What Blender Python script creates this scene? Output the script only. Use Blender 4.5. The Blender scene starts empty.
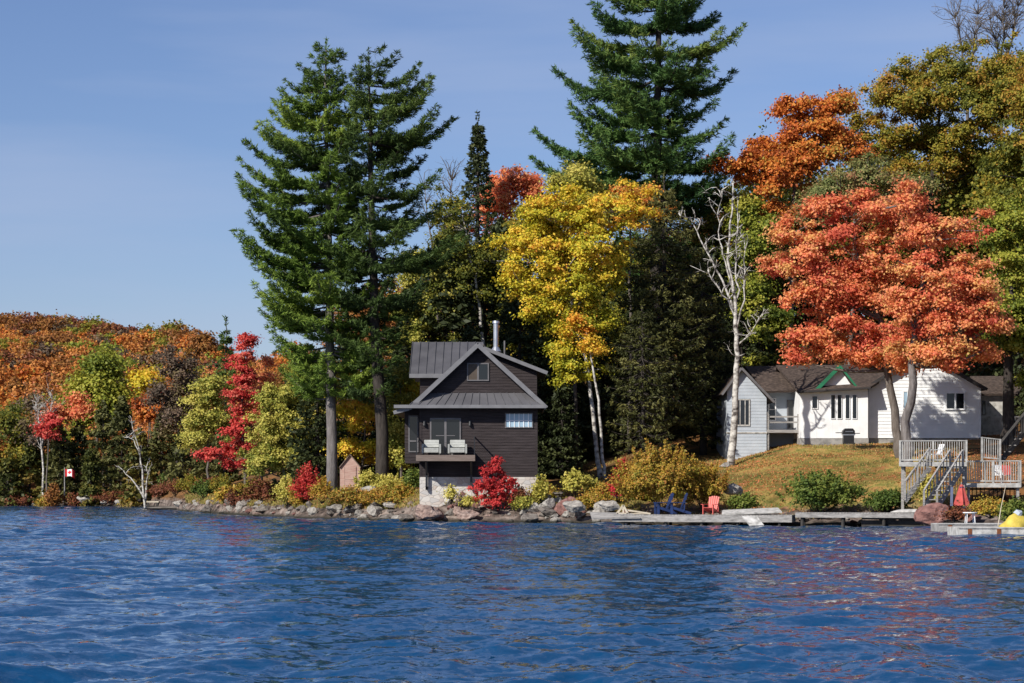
import bpy, bmesh, math, random
import numpy as np
from mathutils import Vector, Matrix, noise as mn

# ------------------------------------------------------------------ camera, sky, sun, exposure
scene = bpy.context.scene
F, HOR, CH = 2170.0, 486.0, 2.0          # focal length in px, horizon row, eye height (standing in a boat)
cam_d = bpy.data.cameras.new("camera")
cam = bpy.data.objects.new("camera", cam_d)
scene.collection.objects.link(cam)
cam.location = (0, 0, CH)
cam.rotation_euler = (math.radians(90), 0, 0)
cam_d.sensor_width = 36.0
cam_d.lens = 36.0 * F / 1024.0
cam_d.shift_y = (HOR - 341.5) / 1024.0
cam_d.clip_start = 0.1
cam_d.clip_end = 9000
scene.camera = cam

SUN_AZ, SUN_EL = math.radians(180 + 44), math.radians(36)   # clockwise from +Y; sun behind the left shoulder
sdir = Vector((math.sin(SUN_AZ) * math.cos(SUN_EL), math.cos(SUN_AZ) * math.cos(SUN_EL), math.sin(SUN_EL)))
w = bpy.data.worlds.new("World")
scene.world = w
w.use_nodes = True
nt = w.node_tree
bg = nt.nodes["Background"]
sky = nt.nodes.new("ShaderNodeTexSky")
sky.sky_type = 'NISHITA'
sky.sun_disc = False
sky.sun_elevation = SUN_EL
sky.sun_rotation = SUN_AZ
sky.air_density = 1.0
sky.dust_density = 0.4
sky.ozone_density = 3.0
tcw = nt.nodes.new("ShaderNodeTexCoord")
mpw = nt.nodes.new("ShaderNodeMapping"); mpw.inputs["Scale"].default_value = (1.2, 1.2, 9.0)
mpw.inputs["Rotation"].default_value = (0, math.radians(4), 0)
nw = nt.nodes.new("ShaderNodeTexNoise"); nw.inputs["Scale"].default_value = 2.4; nw.inputs["Detail"].default_value = 5
rw = nt.nodes.new("ShaderNodeValToRGB")
rw.color_ramp.elements[0].position = 0.40; rw.color_ramp.elements[0].color = (0, 0, 0, 1)
rw.color_ramp.elements[1].position = 0.72; rw.color_ramp.elements[1].color = (0.55, 0.55, 0.55, 1)
mxw = nt.nodes.new("ShaderNodeMix"); mxw.data_type = 'RGBA'
hs = nt.nodes.new("ShaderNodeMix"); hs.data_type = 'RGBA'; hs.blend_type = 'MULTIPLY'
hs.inputs["Factor"].default_value = 1.0
hs.inputs["B"].default_value = (0.84, 0.86, 1.06, 1)
L = nt.links.new
L(tcw.outputs["Generated"], mpw.inputs["Vector"]); L(mpw.outputs[0], nw.inputs["Vector"])
L(nw.outputs["Fac"], rw.inputs[0]); L(rw.outputs[0], mxw.inputs["Factor"])
L(sky.outputs[0], hs.inputs["A"]); L(hs.outputs["Result"], mxw.inputs["A"])
mxw.inputs["B"].default_value = (4.2, 5.0, 7.0, 1)
L(mxw.outputs["Result"], bg.inputs["Color"])
bg.inputs["Strength"].default_value = 0.076

sun_d = bpy.data.lights.new("sun", 'SUN')
sun_d.energy = 4.8
sun_d.angle = math.radians(0.5)
sun_d.color = (1.0, 0.94, 0.84)
sun = bpy.data.objects.new("sun", sun_d)
scene.collection.objects.link(sun)
sun.rotation_euler = sdir.to_track_quat('Z', 'Y').to_euler()
vs = scene.view_settings
vs.view_transform = 'Standard'; vs.look = 'None'; vs.exposure = 0.42; vs.gamma = 1.0; vs.use_curve_mapping = False
scene.cycles.max_bounces = 6
scene.cycles.transparent_max_bounces = 6
scene.cycles.diffuse_bounces = 3
scene.cycles.glossy_bounces = 3
scene.cycles.use_denoising = True

# ------------------------------------------------------------------ helpers
C = scene.collection
rng = np.random.default_rng(7)
random.seed(7)

def tag(o, label=None, cat=None, group=None, kind=None):
    if label: o["label"] = label
    if cat: o["category"] = cat
    if group: o["group"] = group
    if kind: o["kind"] = kind
    return o

def empty(name, loc, label, cat, group=None, rz=0.0):
    o = bpy.data.objects.new(name, None)
    C.objects.link(o)
    o.location = loc
    o.rotation_euler = (0, 0, rz)
    o.empty_display_size = 0.2
    return tag(o, label, cat, group)

def link_mesh(name, me, mat, parent=None, loc=None):
    o = bpy.data.objects.new(name, me)
    C.objects.link(o)
    if mat is not None:
        if isinstance(mat, (list, tuple)):
            for m in mat: me.materials.append(m)
        else:
            me.materials.append(mat)
    if parent is not None: o.parent = parent
    if loc is not None: o.location = loc
    return o

def copy_tree(o, parent=None):
    c = o.copy()
    C.objects.link(c)
    c.parent = parent
    for ch in list(o.children):
        copy_tree(ch, c)
    return c

def X(px, D): return (px - 512.0) / F * D
def Z(py, D): return CH + (HOR - py) / F * D
def P(px, py, D): return Vector((X(px, D), D, Z(py, D)))

class MB:
    """collects boxes, bars, tubes and polygons for ONE mesh"""
    def __init__(self):
        self.v, self.f, self.m = [], [], []
    def add(self, vs_, fs, mi=0):
        b = len(self.v)
        self.v += [tuple(p) for p in vs_]
        self.f += [tuple(b + i for i in f) for f in fs]
        self.m += [mi] * len(fs)
        return self
    def box(self, x0, x1, y0, y1, z0, z1, mi=0, M=None):
        p = [Vector((x, y, z)) for z in (z0, z1) for y in (y0, y1) for x in (x0, x1)]
        if M is not None: p = [M @ q for q in p]
        return self.add(p, [(0, 2, 3, 1), (4, 5, 7, 6), (0, 1, 5, 4), (2, 6, 7, 3), (0, 4, 6, 2), (1, 3, 7, 5)], mi)
    def bar(self, a, b, w_, h_=None, up=(0, 0, 1), mi=0):
        a, b = Vector(a), Vector(b)
        h_ = w_ if h_ is None else h_
        d = (b - a).normalized()
        u = Vector(up)
        if abs(d.dot(u)) > 0.98: u = Vector((0, 1, 0))
        s = d.cross(u).normalized() * (w_ / 2)
        t = s.cross(d).normalized() * (h_ / 2)
        p = [a - s - t, a + s - t, a + s + t, a - s + t, b - s - t, b + s - t, b + s + t, b - s + t]
        return self.add(p, [(3, 2, 1, 0), (4, 5, 6, 7), (0, 1, 5, 4), (1, 2, 6, 5), (2, 3, 7, 6), (3, 0, 4, 7)], mi)
    def tube(self, pts, rad, n=8, mi=0, cap=True, wob=0.0):
        pts = [Vector(p) for p in pts]
        if not hasattr(rad, '__len__'): rad = [rad] * len(pts)
        b = len(self.v)
        d0 = (pts[1] - pts[0]).normalized()
        u = Vector((1, 0, 0)) if abs(d0.x) < 0.9 else Vector((0, 1, 0))
        for i, p in enumerate(pts):
            d = (pts[min(i + 1, len(pts) - 1)] - pts[max(i - 1, 0)]).normalized()
            s = d.cross(u)
            if s.length < 1e-4: s = d.cross(Vector((0, 1, 0)))
            s.normalize()
            t = d.cross(s).normalized()
            for k in range(n):
                a = 2 * math.pi * k / n
                r = rad[i] * (1 + (wob * math.sin(3 * a + i) if wob else 0))
                self.v.append(tuple(p + s * math.cos(a) * r + t * math.sin(a) * r))
        for i in range(len(pts) - 1):
            for k in range(n):
                k2 = (k + 1) % n
                self.f.append((b + i * n + k, b + i * n + k2, b + (i + 1) * n + k2, b + (i + 1) * n + k))
                self.m.append(mi)
        if cap:
            self.f.append(tuple(b + k for k in range(n))[::-1]); self.m.append(mi)
            e = b + (len(pts) - 1) * n
            self.f.append(tuple(e + k for k in range(n))); self.m.append(mi)
        return self
    def slab(self, a, b, c, d, th, mi=0):
        """four corners of the top face (ordered), thickness downwards along the normal"""
        a, b, c, d = map(Vector, (a, b, c, d))
        n = (b - a).cross(d - a).normalized()
        if n.z < 0: n = -n
        q = [p - n * th for p in (a, b, c, d)]
        return self.add([a, b, c, d] + q, [(0, 1, 2, 3), (7, 6, 5, 4), (0, 4, 5, 1), (1, 5, 6, 2), (2, 6, 7, 3), (3, 7, 4, 0)], mi)
    def prism(self, poly, y0, y1, mi=0):
        """poly [(x,z)] extruded from y0 to y1"""
        n = len(poly)
        p = [(x, y0, z) for x, z in poly] + [(x, y1, z) for x, z in poly]
        fs = [tuple(range(n)), tuple(range(2 * n - 1, n - 1, -1))]
        fs += [(i, i + n, (i + 1) % n + n, (i + 1) % n) for i in range(n)]
        return self.add(p, fs, mi)
    def build(self, name, mat, parent=None, loc=None, smooth=False):
        me = bpy.data.meshes.new(name)
        off = Vector(loc) if loc is not None else Vector((0, 0, 0))
        me.from_pydata([tuple(Vector(p)) for p in self.v], [], self.f)
        o = link_mesh(name, me, mat, parent, loc)
        if isinstance(mat, (list, tuple)):
            me.polygons.foreach_set('material_index', self.m)
        bm = bmesh.new(); bm.from_mesh(me)
        bmesh.ops.recalc_face_normals(bm, faces=bm.faces)
        bm.to_mesh(me); bm.free()
        if smooth: me.polygons.foreach_set('use_smooth', [True] * len(me.polygons))
        me.update()
        return o

# ------------------------------------------------------------------ materials
MATS = {}
def mat_new(name):
    m = bpy.data.materials.new(name); m.use_nodes = True
    MATS[name] = m
    n = m.node_tree
    return m, n, n.nodes["Principled BSDF"]

def ramp(n, stops):
    r = n.nodes.new("ShaderNodeValToRGB")
    e = r.color_ramp.elements
    while len(e) > 1: e.remove(e[-1])
    e[0].position = stops[0][0]; e[0].color = (*stops[0][1], 1)
    for p, c in stops[1:]:
        q = e.new(p); q.color = (*c, 1)
    return r

def noisy(name, cols, scale=3.0, rough=0.8, bump=0.3, stretch=(1, 1, 1), spec=0.3, metallic=0.0, bscale=None, detail=6, lohi=(0.3, 0.7), dist=0.05):
    m, n, b = mat_new(name)
    tc = n.nodes.new("ShaderNodeTexCoord")
    mp = n.nodes.new("ShaderNodeMapping"); mp.inputs["Scale"].default_value = stretch
    nz = n.nodes.new("ShaderNodeTexNoise"); nz.inputs["Scale"].default_value = scale; nz.inputs["Detail"].default_value = detail
    k = len(cols)
    lo, hi = lohi
    r = ramp(n, [(lo + (hi - lo) * i / max(k - 1, 1), c) for i, c in enumerate(cols)])
    l = n.links.new
    l(tc.outputs["Object"], mp.inputs[0]); l(mp.outputs[0], nz.inputs["Vector"])
    l(nz.outputs["Fac"], r.inputs[0]); l(r.outputs[0], b.inputs["Base Color"])
    b.inputs["Roughness"].default_value = rough
    b.inputs["Specular IOR Level"].default_value = spec
    b.inputs["Metallic"].default_value = metallic
    if bump:
        n2 = n.nodes.new("ShaderNodeTexNoise"); n2.inputs["Scale"].default_value = bscale or scale * 4; n2.inputs["Detail"].default_value = 5
        l(mp.outputs[0], n2.inputs["Vector"])
        bp = n.nodes.new("ShaderNodeBump"); bp.inputs["Strength"].default_value = bump; bp.inputs["Distance"].default_value = dist
        l(n2.outputs["Fac"], bp.inputs["Height"]); l(bp.outputs[0], b.inputs["Normal"])
    return m

def leaf_mat(name, stops, trans=0.3, rough=0.6):
    m, n, b = mat_new(name)
    at = n.nodes.new("ShaderNodeAttribute"); at.attribute_name = "hue"
    k = len(stops)
    r = ramp(n, [(0.08 + 0.84 * i / max(k - 1, 1), c) for i, c in enumerate(stops)])
    tr = n.nodes.new("ShaderNodeBsdfTranslucent")
    mx = n.nodes.new("ShaderNodeMixShader"); mx.inputs[0].default_value = trans
    l = n.links.new
    l(at.outputs["Fac"], r.inputs[0]); l(r.outputs[0], b.inputs["Base Color"]); l(r.outputs[0], tr.inputs["Color"])
    b.inputs["Roughness"].default_value = rough
    b.inputs["Specular IOR Level"].default_value = 0.25
    l(b.outputs[0], mx.inputs[1]); l(tr.outputs[0], mx.inputs[2])
    l(mx.outputs[0], n.nodes["Material Output"].inputs["Surface"])
    return m

LM = {
 'yellow': leaf_mat('leaf_yellow', [(0.36, 0.36, 0.03), (0.62, 0.52, 0.04), (0.78, 0.58, 0.06), (0.80, 0.46, 0.06), (0.74, 0.30, 0.05)], 0.4),
 'lemon': leaf_mat('leaf_lemon', [(0.16, 0.19, 0.03), (0.34, 0.33, 0.06), (0.52, 0.46, 0.09), (0.62, 0.53, 0.14)], 0.35),
 'limegreen': leaf_mat('leaf_lime', [(0.09, 0.13, 0.02), (0.18, 0.22, 0.03), (0.31, 0.33, 0.04), (0.42, 0.39, 0.06)], 0.38),
 'coral': leaf_mat('leaf_coral', [(0.58, 0.12, 0.07), (0.74, 0.20, 0.10), (0.80, 0.28, 0.12), (0.82, 0.37, 0.13), (0.80, 0.28, 0.17), (0.76, 0.44, 0.15)], 0.45),
 'orange': leaf_mat('leaf_orange', [(0.30, 0.08, 0.025), (0.54, 0.14, 0.03), (0.66, 0.22, 0.04), (0.64, 0.30, 0.06), (0.36, 0.30, 0.06)], 0.38),
 'crimson': leaf_mat('leaf_crimson', [(0.38, 0.03, 0.03), (0.58, 0.06, 0.05), (0.68, 0.10, 0.08), (0.66, 0.18, 0.12)], 0.38),
 'scarlet': leaf_mat('leaf_scarlet', [(0.40, 0.025, 0.03), (0.58, 0.05, 0.05), (0.66, 0.10, 0.08)], 0.35),
 'olive': leaf_mat('leaf_olive', [(0.09, 0.11, 0.02), (0.16, 0.175, 0.026), (0.27, 0.25, 0.035), (0.37, 0.30, 0.04), (0.42, 0.22, 0.04)], 0.4),
 'rust': leaf_mat('leaf_rust', [(0.16, 0.065, 0.025), (0.26, 0.105, 0.03), (0.33, 0.14, 0.035), (0.28, 0.15, 0.035)]),
 'hillorange': leaf_mat('leaf_hill_orange', [(0.36, 0.13, 0.04), (0.50, 0.19, 0.045), (0.56, 0.26, 0.06), (0.50, 0.17, 0.08)]),
 'mutedgreen': leaf_mat('leaf_muted', [(0.06, 0.075, 0.03), (0.10, 0.12, 0.04), (0.17, 0.17, 0.06), (0.22, 0.14, 0.06)]),
 'greybrown': leaf_mat('leaf_greybrown', [(0.09, 0.07, 0.05), (0.14, 0.10, 0.07), (0.18, 0.12, 0.08), (0.16, 0.13, 0.05)]),
 'fadedpink': leaf_mat('leaf_faded', [(0.16, 0.19, 0.06), (0.27, 0.27, 0.09), (0.36, 0.24, 0.10), (0.48, 0.20, 0.12)], 0.35),
 'ochrebush': leaf_mat('leaf_ochre', [(0.22, 0.20, 0.03), (0.38, 0.28, 0.035), (0.48, 0.31, 0.045), (0.46, 0.19, 0.05), (0.30, 0.28, 0.05)], 0.3),
 'bushgreen': leaf_mat('leaf_bushgreen', [(0.06, 0.10, 0.02), (0.12, 0.17, 0.03), (0.20, 0.22, 0.04)]),
 'brownred': leaf_mat('leaf_brownred', [(0.10, 0.04, 0.025), (0.18, 0.06, 0.03), (0.26, 0.08, 0.04), (0.22, 0.15, 0.04)]),
 'pine': leaf_mat('needle_pine', [(0.060, 0.100, 0.020), (0.105, 0.170, 0.027), (0.16, 0.245, 0.036), (0.24, 0.31, 0.05)], 0.3),
 'pinedark': leaf_mat('needle_pine_dark', [(0.040, 0.068, 0.018), (0.068, 0.112, 0.023), (0.105, 0.155, 0.032)], 0.25),
 'pineblue': leaf_mat('needle_pine_blue', [(0.036, 0.082, 0.025), (0.064, 0.130, 0.034), (0.10, 0.185, 0.045), (0.17, 0.22, 0.045)], 0.26),
 'hemlock': leaf_mat('needle_hemlock', [(0.050, 0.056, 0.018), (0.082, 0.088, 0.026), (0.125, 0.125, 0.038), (0.175, 0.165, 0.05)], 0.25),
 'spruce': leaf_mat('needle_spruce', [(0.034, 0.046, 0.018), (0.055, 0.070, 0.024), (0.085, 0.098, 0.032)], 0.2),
 'cedar': leaf_mat('needle_cedar', [(0.05, 0.06, 0.015), (0.09, 0.10, 0.02), (0.15, 0.13, 0.025), (0.2, 0.13, 0.03)], 0.2),
 'drygrass': leaf_mat('blade_drygrass', [(0.20, 0.20, 0.05), (0.32, 0.27, 0.08), (0.42, 0.30, 0.10), (0.38, 0.18, 0.08)], 0.3),
}
BARK = noisy('bark_grey', [(0.075, 0.062, 0.052), (0.13, 0.11, 0.095), (0.19, 0.165, 0.145)], 3, 0.9, 0.8, (3, 3, 0.5))
BARKP = noisy('bark_pine', [(0.085, 0.075, 0.072), (0.15, 0.135, 0.13), (0.21, 0.19, 0.185)], 3, 0.9, 0.9, (3, 3, 0.4))
BARKD = noisy('bark_dark', [(0.022, 0.018, 0.016), (0.040, 0.033, 0.029), (0.062, 0.052, 0.046)], 3, 0.9, 0.8, (3, 3, 0.5))  # dark bark, darkened further to put the right pine trunk's shade into colour
BIRCH = noisy('bark_birch', [(0.06, 0.05, 0.045), (0.30, 0.28, 0.255), (0.52, 0.50, 0.46)], 2.6, 0.8, 0.4, (1.0, 1.0, 1.6), lohi=(0.34, 0.58))

# ------------------------------------------------------------------ leaves
def norm(a): return a / np.maximum(np.linalg.norm(a, axis=1, keepdims=True), 1e-9)

def leaf_mesh(name, c, nrm, hue, size, aspect=0.75, along=None):
    """rhombic leaf faces: c centres, nrm normals; along = long-axis direction if given"""
    N = len(c)
    nrm = norm(nrm)
    r = rng.normal(size=(N, 3)) if along is None else along
    u = norm(r - nrm * np.sum(r * nrm, axis=1, keepdims=True))
    v = np.cross(nrm, u)
    s = (size * rng.uniform(0.6, 1.35, N))[:, None]
    a = u * s * 0.5
    b = v * s * 0.5 * aspect
    verts = np.empty((N, 4, 3))
    k = rng.uniform(-0.25, 0.25, (N, 1))
    verts[:, 0] = c - a; verts[:, 1] = c + b + a * k; verts[:, 2] = c + a; verts[:, 3] = c - b + a * k
    me = bpy.data.meshes.new(name)
    me.vertices.add(4 * N); me.loops.add(4 * N); me.polygons.add(N)
    me.vertices.foreach_set('co', verts.reshape(-1).astype(np.float32))
    me.loops.foreach_set('vertex_index', np.arange(4 * N, dtype=np.int32))
    me.polygons.foreach_set('loop_start', np.arange(0, 4 * N, 4, dtype=np.int32))
    me.polygons.foreach_set('loop_total', np.full(N, 4, dtype=np.int32))
    at = me.attributes.new('hue', 'FLOAT', 'FACE')
    at.data.foreach_set('value', np.clip(hue, 0, 1).astype(np.float32))
    me.update(calc_edges=True)
    return me

def crown_data(blobs, leaves_n, clump=(0.6, 0.3), dens=1.0, hue=(0.5, 0.28), gap=0.0):
    """blobs: (centre, radii) in metres -> leaf centres, normals, hues, clump centres"""
    areas = np.array([(r[0] * r[1] + r[1] * r[2] + r[0] * r[2]) for _, r in blobs])
    tot = areas.sum()
    CC, CO, CR, CH_ = [], [], [], []
    for (c, r), ar in zip(blobs, areas):
        nc = max(6, int(ar * 1.25 * dens / (clump[0] ** 2)))
        d = norm(rng.normal(size=(nc, 3)))
        d[:, 2] = np.where(d[:, 2] < -0.55, -d[:, 2] * 0.5, d[:, 2])
        rad = rng.uniform(0.15, 1.0, nc) ** 0.5 * rng.choice([1.0, 1.12, 1.28], nc, p=[.6, .25, .15])
        p = np.array(c) + d * rad[:, None] * np.array(r)
        CC.append(p); CO.append(d)
        CR.append(clump[0] * rng.uniform(0.55, 1.35, nc))
        CH_.append(np.clip(rng.normal(hue[0], hue[1], nc) * 0.6 + 0.4 * rng.normal(hue[0], hue[1] * 0.8), 0, 1))
    CC = np.concatenate(CC); CO = np.concatenate(CO); CR = np.concatenate(CR); CHh = np.concatenate(CH_)
    wts = CR ** 2; wts = wts / wts.sum()
    idx = rng.choice(len(CC), leaves_n, p=wts)
    d = norm(rng.normal(size=(leaves_n, 3)))
    rr = np.abs(rng.normal(0, .62, leaves_n)) + .12
    rr = np.where(rng.uniform(size=leaves_n) < .14, rr * 1.6, rr)
    rr = np.minimum(rr, 1.55 + .2 * rng.uniform(size=leaves_n))
    flat = clump[1] / clump[0] if clump[1] < clump[0] else 1.0
    off = d * (rr * CR[idx])[:, None]
    off[:, 2] *= max(flat, 0.2)
    off[:, 2] -= 0.10 * np.minimum(off[:, 0] ** 2 + off[:, 1] ** 2, 1.0)   # pads droop at their rim
    pos = CC[idx] + off
    nr = np.stack([CO[idx][:, 0] * 0.5, CO[idx][:, 1] * 0.5, 0.55 + 0 * rr], 1) + d * 0.35 + rng.normal(size=(leaves_n, 3)) * 0.5
    h = CHh[idx] + rng.normal(0, 0.17, leaves_n)
    return pos, nr, h, CC

def limb_path(a, b, sag=0.12, n=5, jit=0.12):
    a, b = Vector(a), Vector(b)
    Lh = (b - a).length
    pts = []
    ax = Vector(rng.normal(size=3)) * jit * Lh * 0.3
    for i in range(n + 1):
        t = i / n
        p = a.lerp(b, t) + ax * math.sin(math.pi * t)
        p.z += sag * Lh * math.sin(math.pi * t) * -0.3
        pts.append(p)
    return pts

def broadleaf(name, label, D, base_px, blobs, mat, n=20000, leaf=0.17, clump=(0.6, 0.34), dens=1.0, hue=(0.5, 0.28),
              trunk=None, tr=0.22, bark=None, cat='tree', group=None, limbs=True, base_z=None, twigs=26, depth=0.8, stems=None, hgrad=0.0):
    bx = X(base_px, D)
    gz = ground(bx, D) if base_z is None else base_z
    base = Vector((bx, D, gz - 0.15))
    root = empty(name, base, label, cat, group)
    B = []
    for i, b in enumerate(blobs):
        px, py, rx, ry = b[:4]
        dy = b[4] if len(b) > 4 else rng.uniform(-0.25, 0.25) * rx * D / F
        rxm, rym = rx * D / F * 1.1, ry * D / F * 1.12
        c = P(px, py, D + dy) - base
        B.append(((c.x, c.y, c.z), (rxm, max(rxm, rym) * depth, rym)))
    pos, nr, h, CC = crown_data(B, int(n * 1.7), clump, dens, hue)
    keep = pos[:, 2] > 0.12
    h = h + hgrad * (pos[:, 2] - pos[:, 2].mean()) / max(pos[:, 2].std() * 2, .1)
    me = leaf_mesh('crown', pos[keep], nr[keep], h[keep], leaf)
    link_mesh('crown', me, LM[mat], root)
    # trunk and limbs
    mb = MB()
    path = [Vector((0, 0, -0.3))]
    if trunk:
        for (px, py) in trunk:
            path.append(P(px, py, D) - base)
    else:
        cs = np.array([b[0] for b in B])
        top = cs[:, 2].max()
        mid = cs.mean(axis=0)
        path += [Vector((mid[0] * 0.15, mid[1] * 0.15, mid[2] * 0.35)), Vector((mid[0] * 0.6, mid[1] * 0.5, mid[2] * 0.8)), Vector((mid[0], mid[1], top * 0.97))]
    smooth = []
    for i in range(len(path) - 1):
        for k in range(4):
            t = k / 4
            smooth.append(path[i].lerp(path[i + 1], t))
    smooth.append(path[-1])
    nS = len(smooth)
    rads = [tr * (1.35 if i == 0 else 1.1 if i == 1 else 1.0) * (1 - 0.82 * (i / (nS - 1)) ** 1.1) for i in range(nS)]
    for i in range(1, nS - 1):
        smooth[i] = smooth[i] + Vector((rng.normal() * tr * 0.25, rng.normal() * tr * 0.25, 0))
    mb.tube(smooth, rads, 8, wob=0.08)
    zlow = min(c[2] - .6 * r[2] for c, r in B)
    if limbs:
        for c, r in B:
            cv = Vector(c)
            j = min([q for q in range(nS) if smooth[q].z > zlow] or [nS - 1], key=lambda q: abs(smooth[q].z - (cv.z - 0.55 * (cv - smooth[q]).length)))
            pts = limb_path(smooth[j], cv, 0.15)
            r0 = max(rads[j] * 0.6, 0.04)
            mb.tube(pts, [r0 * (1 - 0.75 * i / (len(pts) - 1)) for i in range(len(pts))], 6)
        if twigs:
            allp = [(p, r) for p, r in zip(smooth[3:], rads[3:])] + [(Vector(c), 0.06) for c, _ in B]
            sel = rng.choice(len(CC), min(twigs, len(CC)), replace=False)
            for s in sel:
                q = Vector(CC[s])
                p, r = min(allp, key=lambda a: (a[0] - q).length + max(0, a[0].z - q.z) * 2)
                pts = limb_path(p, q, 0.1, 4)
                mb.tube(pts, [0.035 * (1 - 0.6 * i / 4) + 0.008 for i in range(5)], 4)
    mb.build('trunk', bark or BARK, root, smooth=True)
    return root

def needles(name, tc, td, hue, per, ln, wd, spread, up):
    N = len(tc) * per
    c = np.repeat(tc, per, axis=0); d = np.repeat(td, per, axis=0)
    dirv = norm(d + rng.normal(size=(N, 3)) * spread + np.array([0, 0, up]))
    cc = c + dirv * ln * 0.4 + rng.normal(size=(N, 3)) * ln * 0.12
    nr = norm(rng.normal(size=(N, 3)) + np.array([0, 0, 1.0]))
    h = np.repeat(hue, per) + rng.normal(0, 0.12, N)
    return leaf_mesh(name, cc, nr, h, ln, wd / ln, along=dirv)

def conifer(name, label, loc, H, prof, mat, path=None, tr=0.3, whorl=0.75, per_whorl=5, rise=0.22, tip=0.25, first=0.25, bark=None,
            tuft=(6, 0.26, 0.06, 0.55, 0.25), twig_step=0.36, twig_len=0.34, tuft_step=0.22, cat='tree', group=None, jitter=0.2, hue=(0.45, 0.2), seed=None, root=None, droop_hue=0.0, backf=0.8, skip=0.0, vj=0.0):
    """prof: list of (height fraction, length to -x, length to +x) in metres. path: list of (fraction, dx, dy)"""
    if root is None:
        root = empty(name, loc, label, cat, group)
    path = path or [(0, 0, 0), (1, 0, 0)]
    pf = [p[0] for p in path]; pdx = [p[1] for p in path]; pdy = [p[2] for p in path]
    def tp(z):
        t = z / H
        return Vector((np.interp(t, pf, pdx), np.interp(t, pf, pdy), z))
    ph = [p[0] for p in prof]; pl = [p[1] for p in prof]; pr = [p[2] for p in prof]
    mb = MB()
    K = 14
    pts = [tp(H * i / K) for i in range(K + 1)]; pts[0].z = -0.4
    for i in range(1, K):
        pts[i] += Vector((rng.normal() * 0.04, rng.normal() * 0.04, 0))
    mb.tube(pts, [tr * (1.25 if i == 0 else 1.0) * (1 - 0.92 * (i / K) ** 1.15) + 0.012 for i in range(K + 1)], 9, wob=0.06)
    TC, TD, TH = [], [], []
    z = H * first
    az0 = rng.uniform(0, 6.28)
    while z < H * 0.985:
        nb = per_whorl if z < H * 0.9 else max(3, per_whorl - 1)
        az0 += rng.uniform(0.3, 1.2)
        wh = np.clip(rng.normal(hue[0], hue[1]), 0, 1)
        for b in range(nb):
            if rng.uniform() < skip: continue
            az = az0 + 2 * math.pi * b / nb + rng.normal() * 0.25
            zz = z + rng.normal() * whorl * 0.3
            t = zz / H
            ca, sa = math.cos(az), math.sin(az)
            lx = np.interp(t, ph, pr) if ca > 0 else np.interp(t, ph, pl)
            lm = 0.5 * (np.interp(t, ph, pr) + np.interp(t, ph, pl)) * backf
            Lb = (abs(ca) * lx + (1 - abs(ca)) * lm) * (1 - jitter + rng.uniform(0, jitter * 1.2))
            if Lb < 0.15: continue
            p0 = tp(zz)
            dh = Vector((ca, sa, 0))
            side = Vector((-sa, ca, 0))
            ri = rise * (0.5 + 0.9 * t) + rng.normal() * 0.05
            bend = rng.normal() * 0.08
            def bp(s):
                return p0 + dh * (Lb * s) + side * (Lb * bend * s * s) + Vector((0, 0, Lb * (ri * s + tip * s ** 2.5 - (0.16 if rise < 0 else 0.1) * math.sin(math.pi * s))))
            bpts = [bp(s) for s in (0, 0.25, 0.5, 0.75, 1.0)]
            r0 = min(0.02 + 0.012 * Lb, 0.1)
            mb.tube(bpts, [r0, r0 * 0.8, r0 * 0.6, r0 * 0.4, 0.008], 4, cap=False)
            ns = max(3, int(Lb / twig_step))
            bh = wh + rng.normal(0, 0.08)
            for i in range(ns):
                s = 0.22 + 0.78 * (i + rng.uniform(0, 0.8)) / ns
                if s > 1: s = 1.0
                q = bp(s)
                tl = (twig_len * Lb * (1.05 - s) + 0.22) * rng.uniform(0.6, 1.15)
                for sg in (-1, 1):
                    dd = (dh * rng.uniform(0.5, 1.0) + side * sg * rng.uniform(0.6, 1.0) + Vector((0, 0, rng.uniform(-0.08, 0.14) if rise > 0 else rng.uniform(-0.45, 0.05)))).normalized()
                    nk = max(1, int(tl / tuft_step))
                    for k in range(nk):
                        TC.append(q + dd * (tl * (k + 0.7) / nk) + Vector((0, 0, rng.uniform(-.05, vj)))); TD.append(dd); TH.append(bh)
            TC.append(bp(1.0)); TD.append((dh + Vector((0, 0, tip + ri))).normalized()); TH.append(bh)
        z += whorl * (1.0 if t < 0.75 else 0.7) * rng.uniform(0.75, 1.25)
    for k in range(5):
        TC.append(tp(H * (0.98 + 0.01 * k))); TD.append(Vector((0, 0, 1))); TH.append(0.5)
    TC = np.array([tuple(v) for v in TC]); TD = np.array([tuple(v) for v in TD]); TH = np.array(TH)
    me = needles('crown', TC, TD, TH, *tuft)
    link_mesh('crown', me, LM[mat], root)
    mb.build('trunk', bark or BARKD, root, smooth=True)
    return root

# ------------------------------------------------------------------ terrain
SH_PX = [-3000, -900, -300, 0, 60, 110, 150, 166, 182, 240, 300, 420, 520, 680, 900, 1024, 1300, 2000, 3600]
SH_D = [420, 300, 240, 220, 215, 211, 205, 190, 168, 148, 133, 119, 117, 111.5, 106.5, 104, 96, 80, 60]
PROF = {
 'left': ([-60, -20, -4, 0, 2, 5, 15, 60, 130, 200, 300, 380, 600, 1200, 2600], [-6, -3, -0.6, -0.05, 0.5, 1.0, 1.6, 3, 8, 17, 32, 43, 42, 20, 10]),
 'mid': ([-60, -20, -4, 0, 1.5, 3.5, 6, 15, 40, 100, 200, 320, 600, 1200, 2600], [-6, -3, -0.6, -0.05, 0.4, 0.8, 1.1, 1.9, 4.2, 10, 20, 30, 30, 20, 10]),
 'lawn': ([-60, -20, -4, 0, 1.5, 3.5, 6, 12, 22, 27, 40, 60, 100, 200, 320, 600, 2600], [-6, -3, -0.6, -0.05, 0.35, 0.7, 1.2, 2.7, 4.35, 4.65, 5.8, 8.7, 16, 26, 34, 34, 10]),
}
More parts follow.
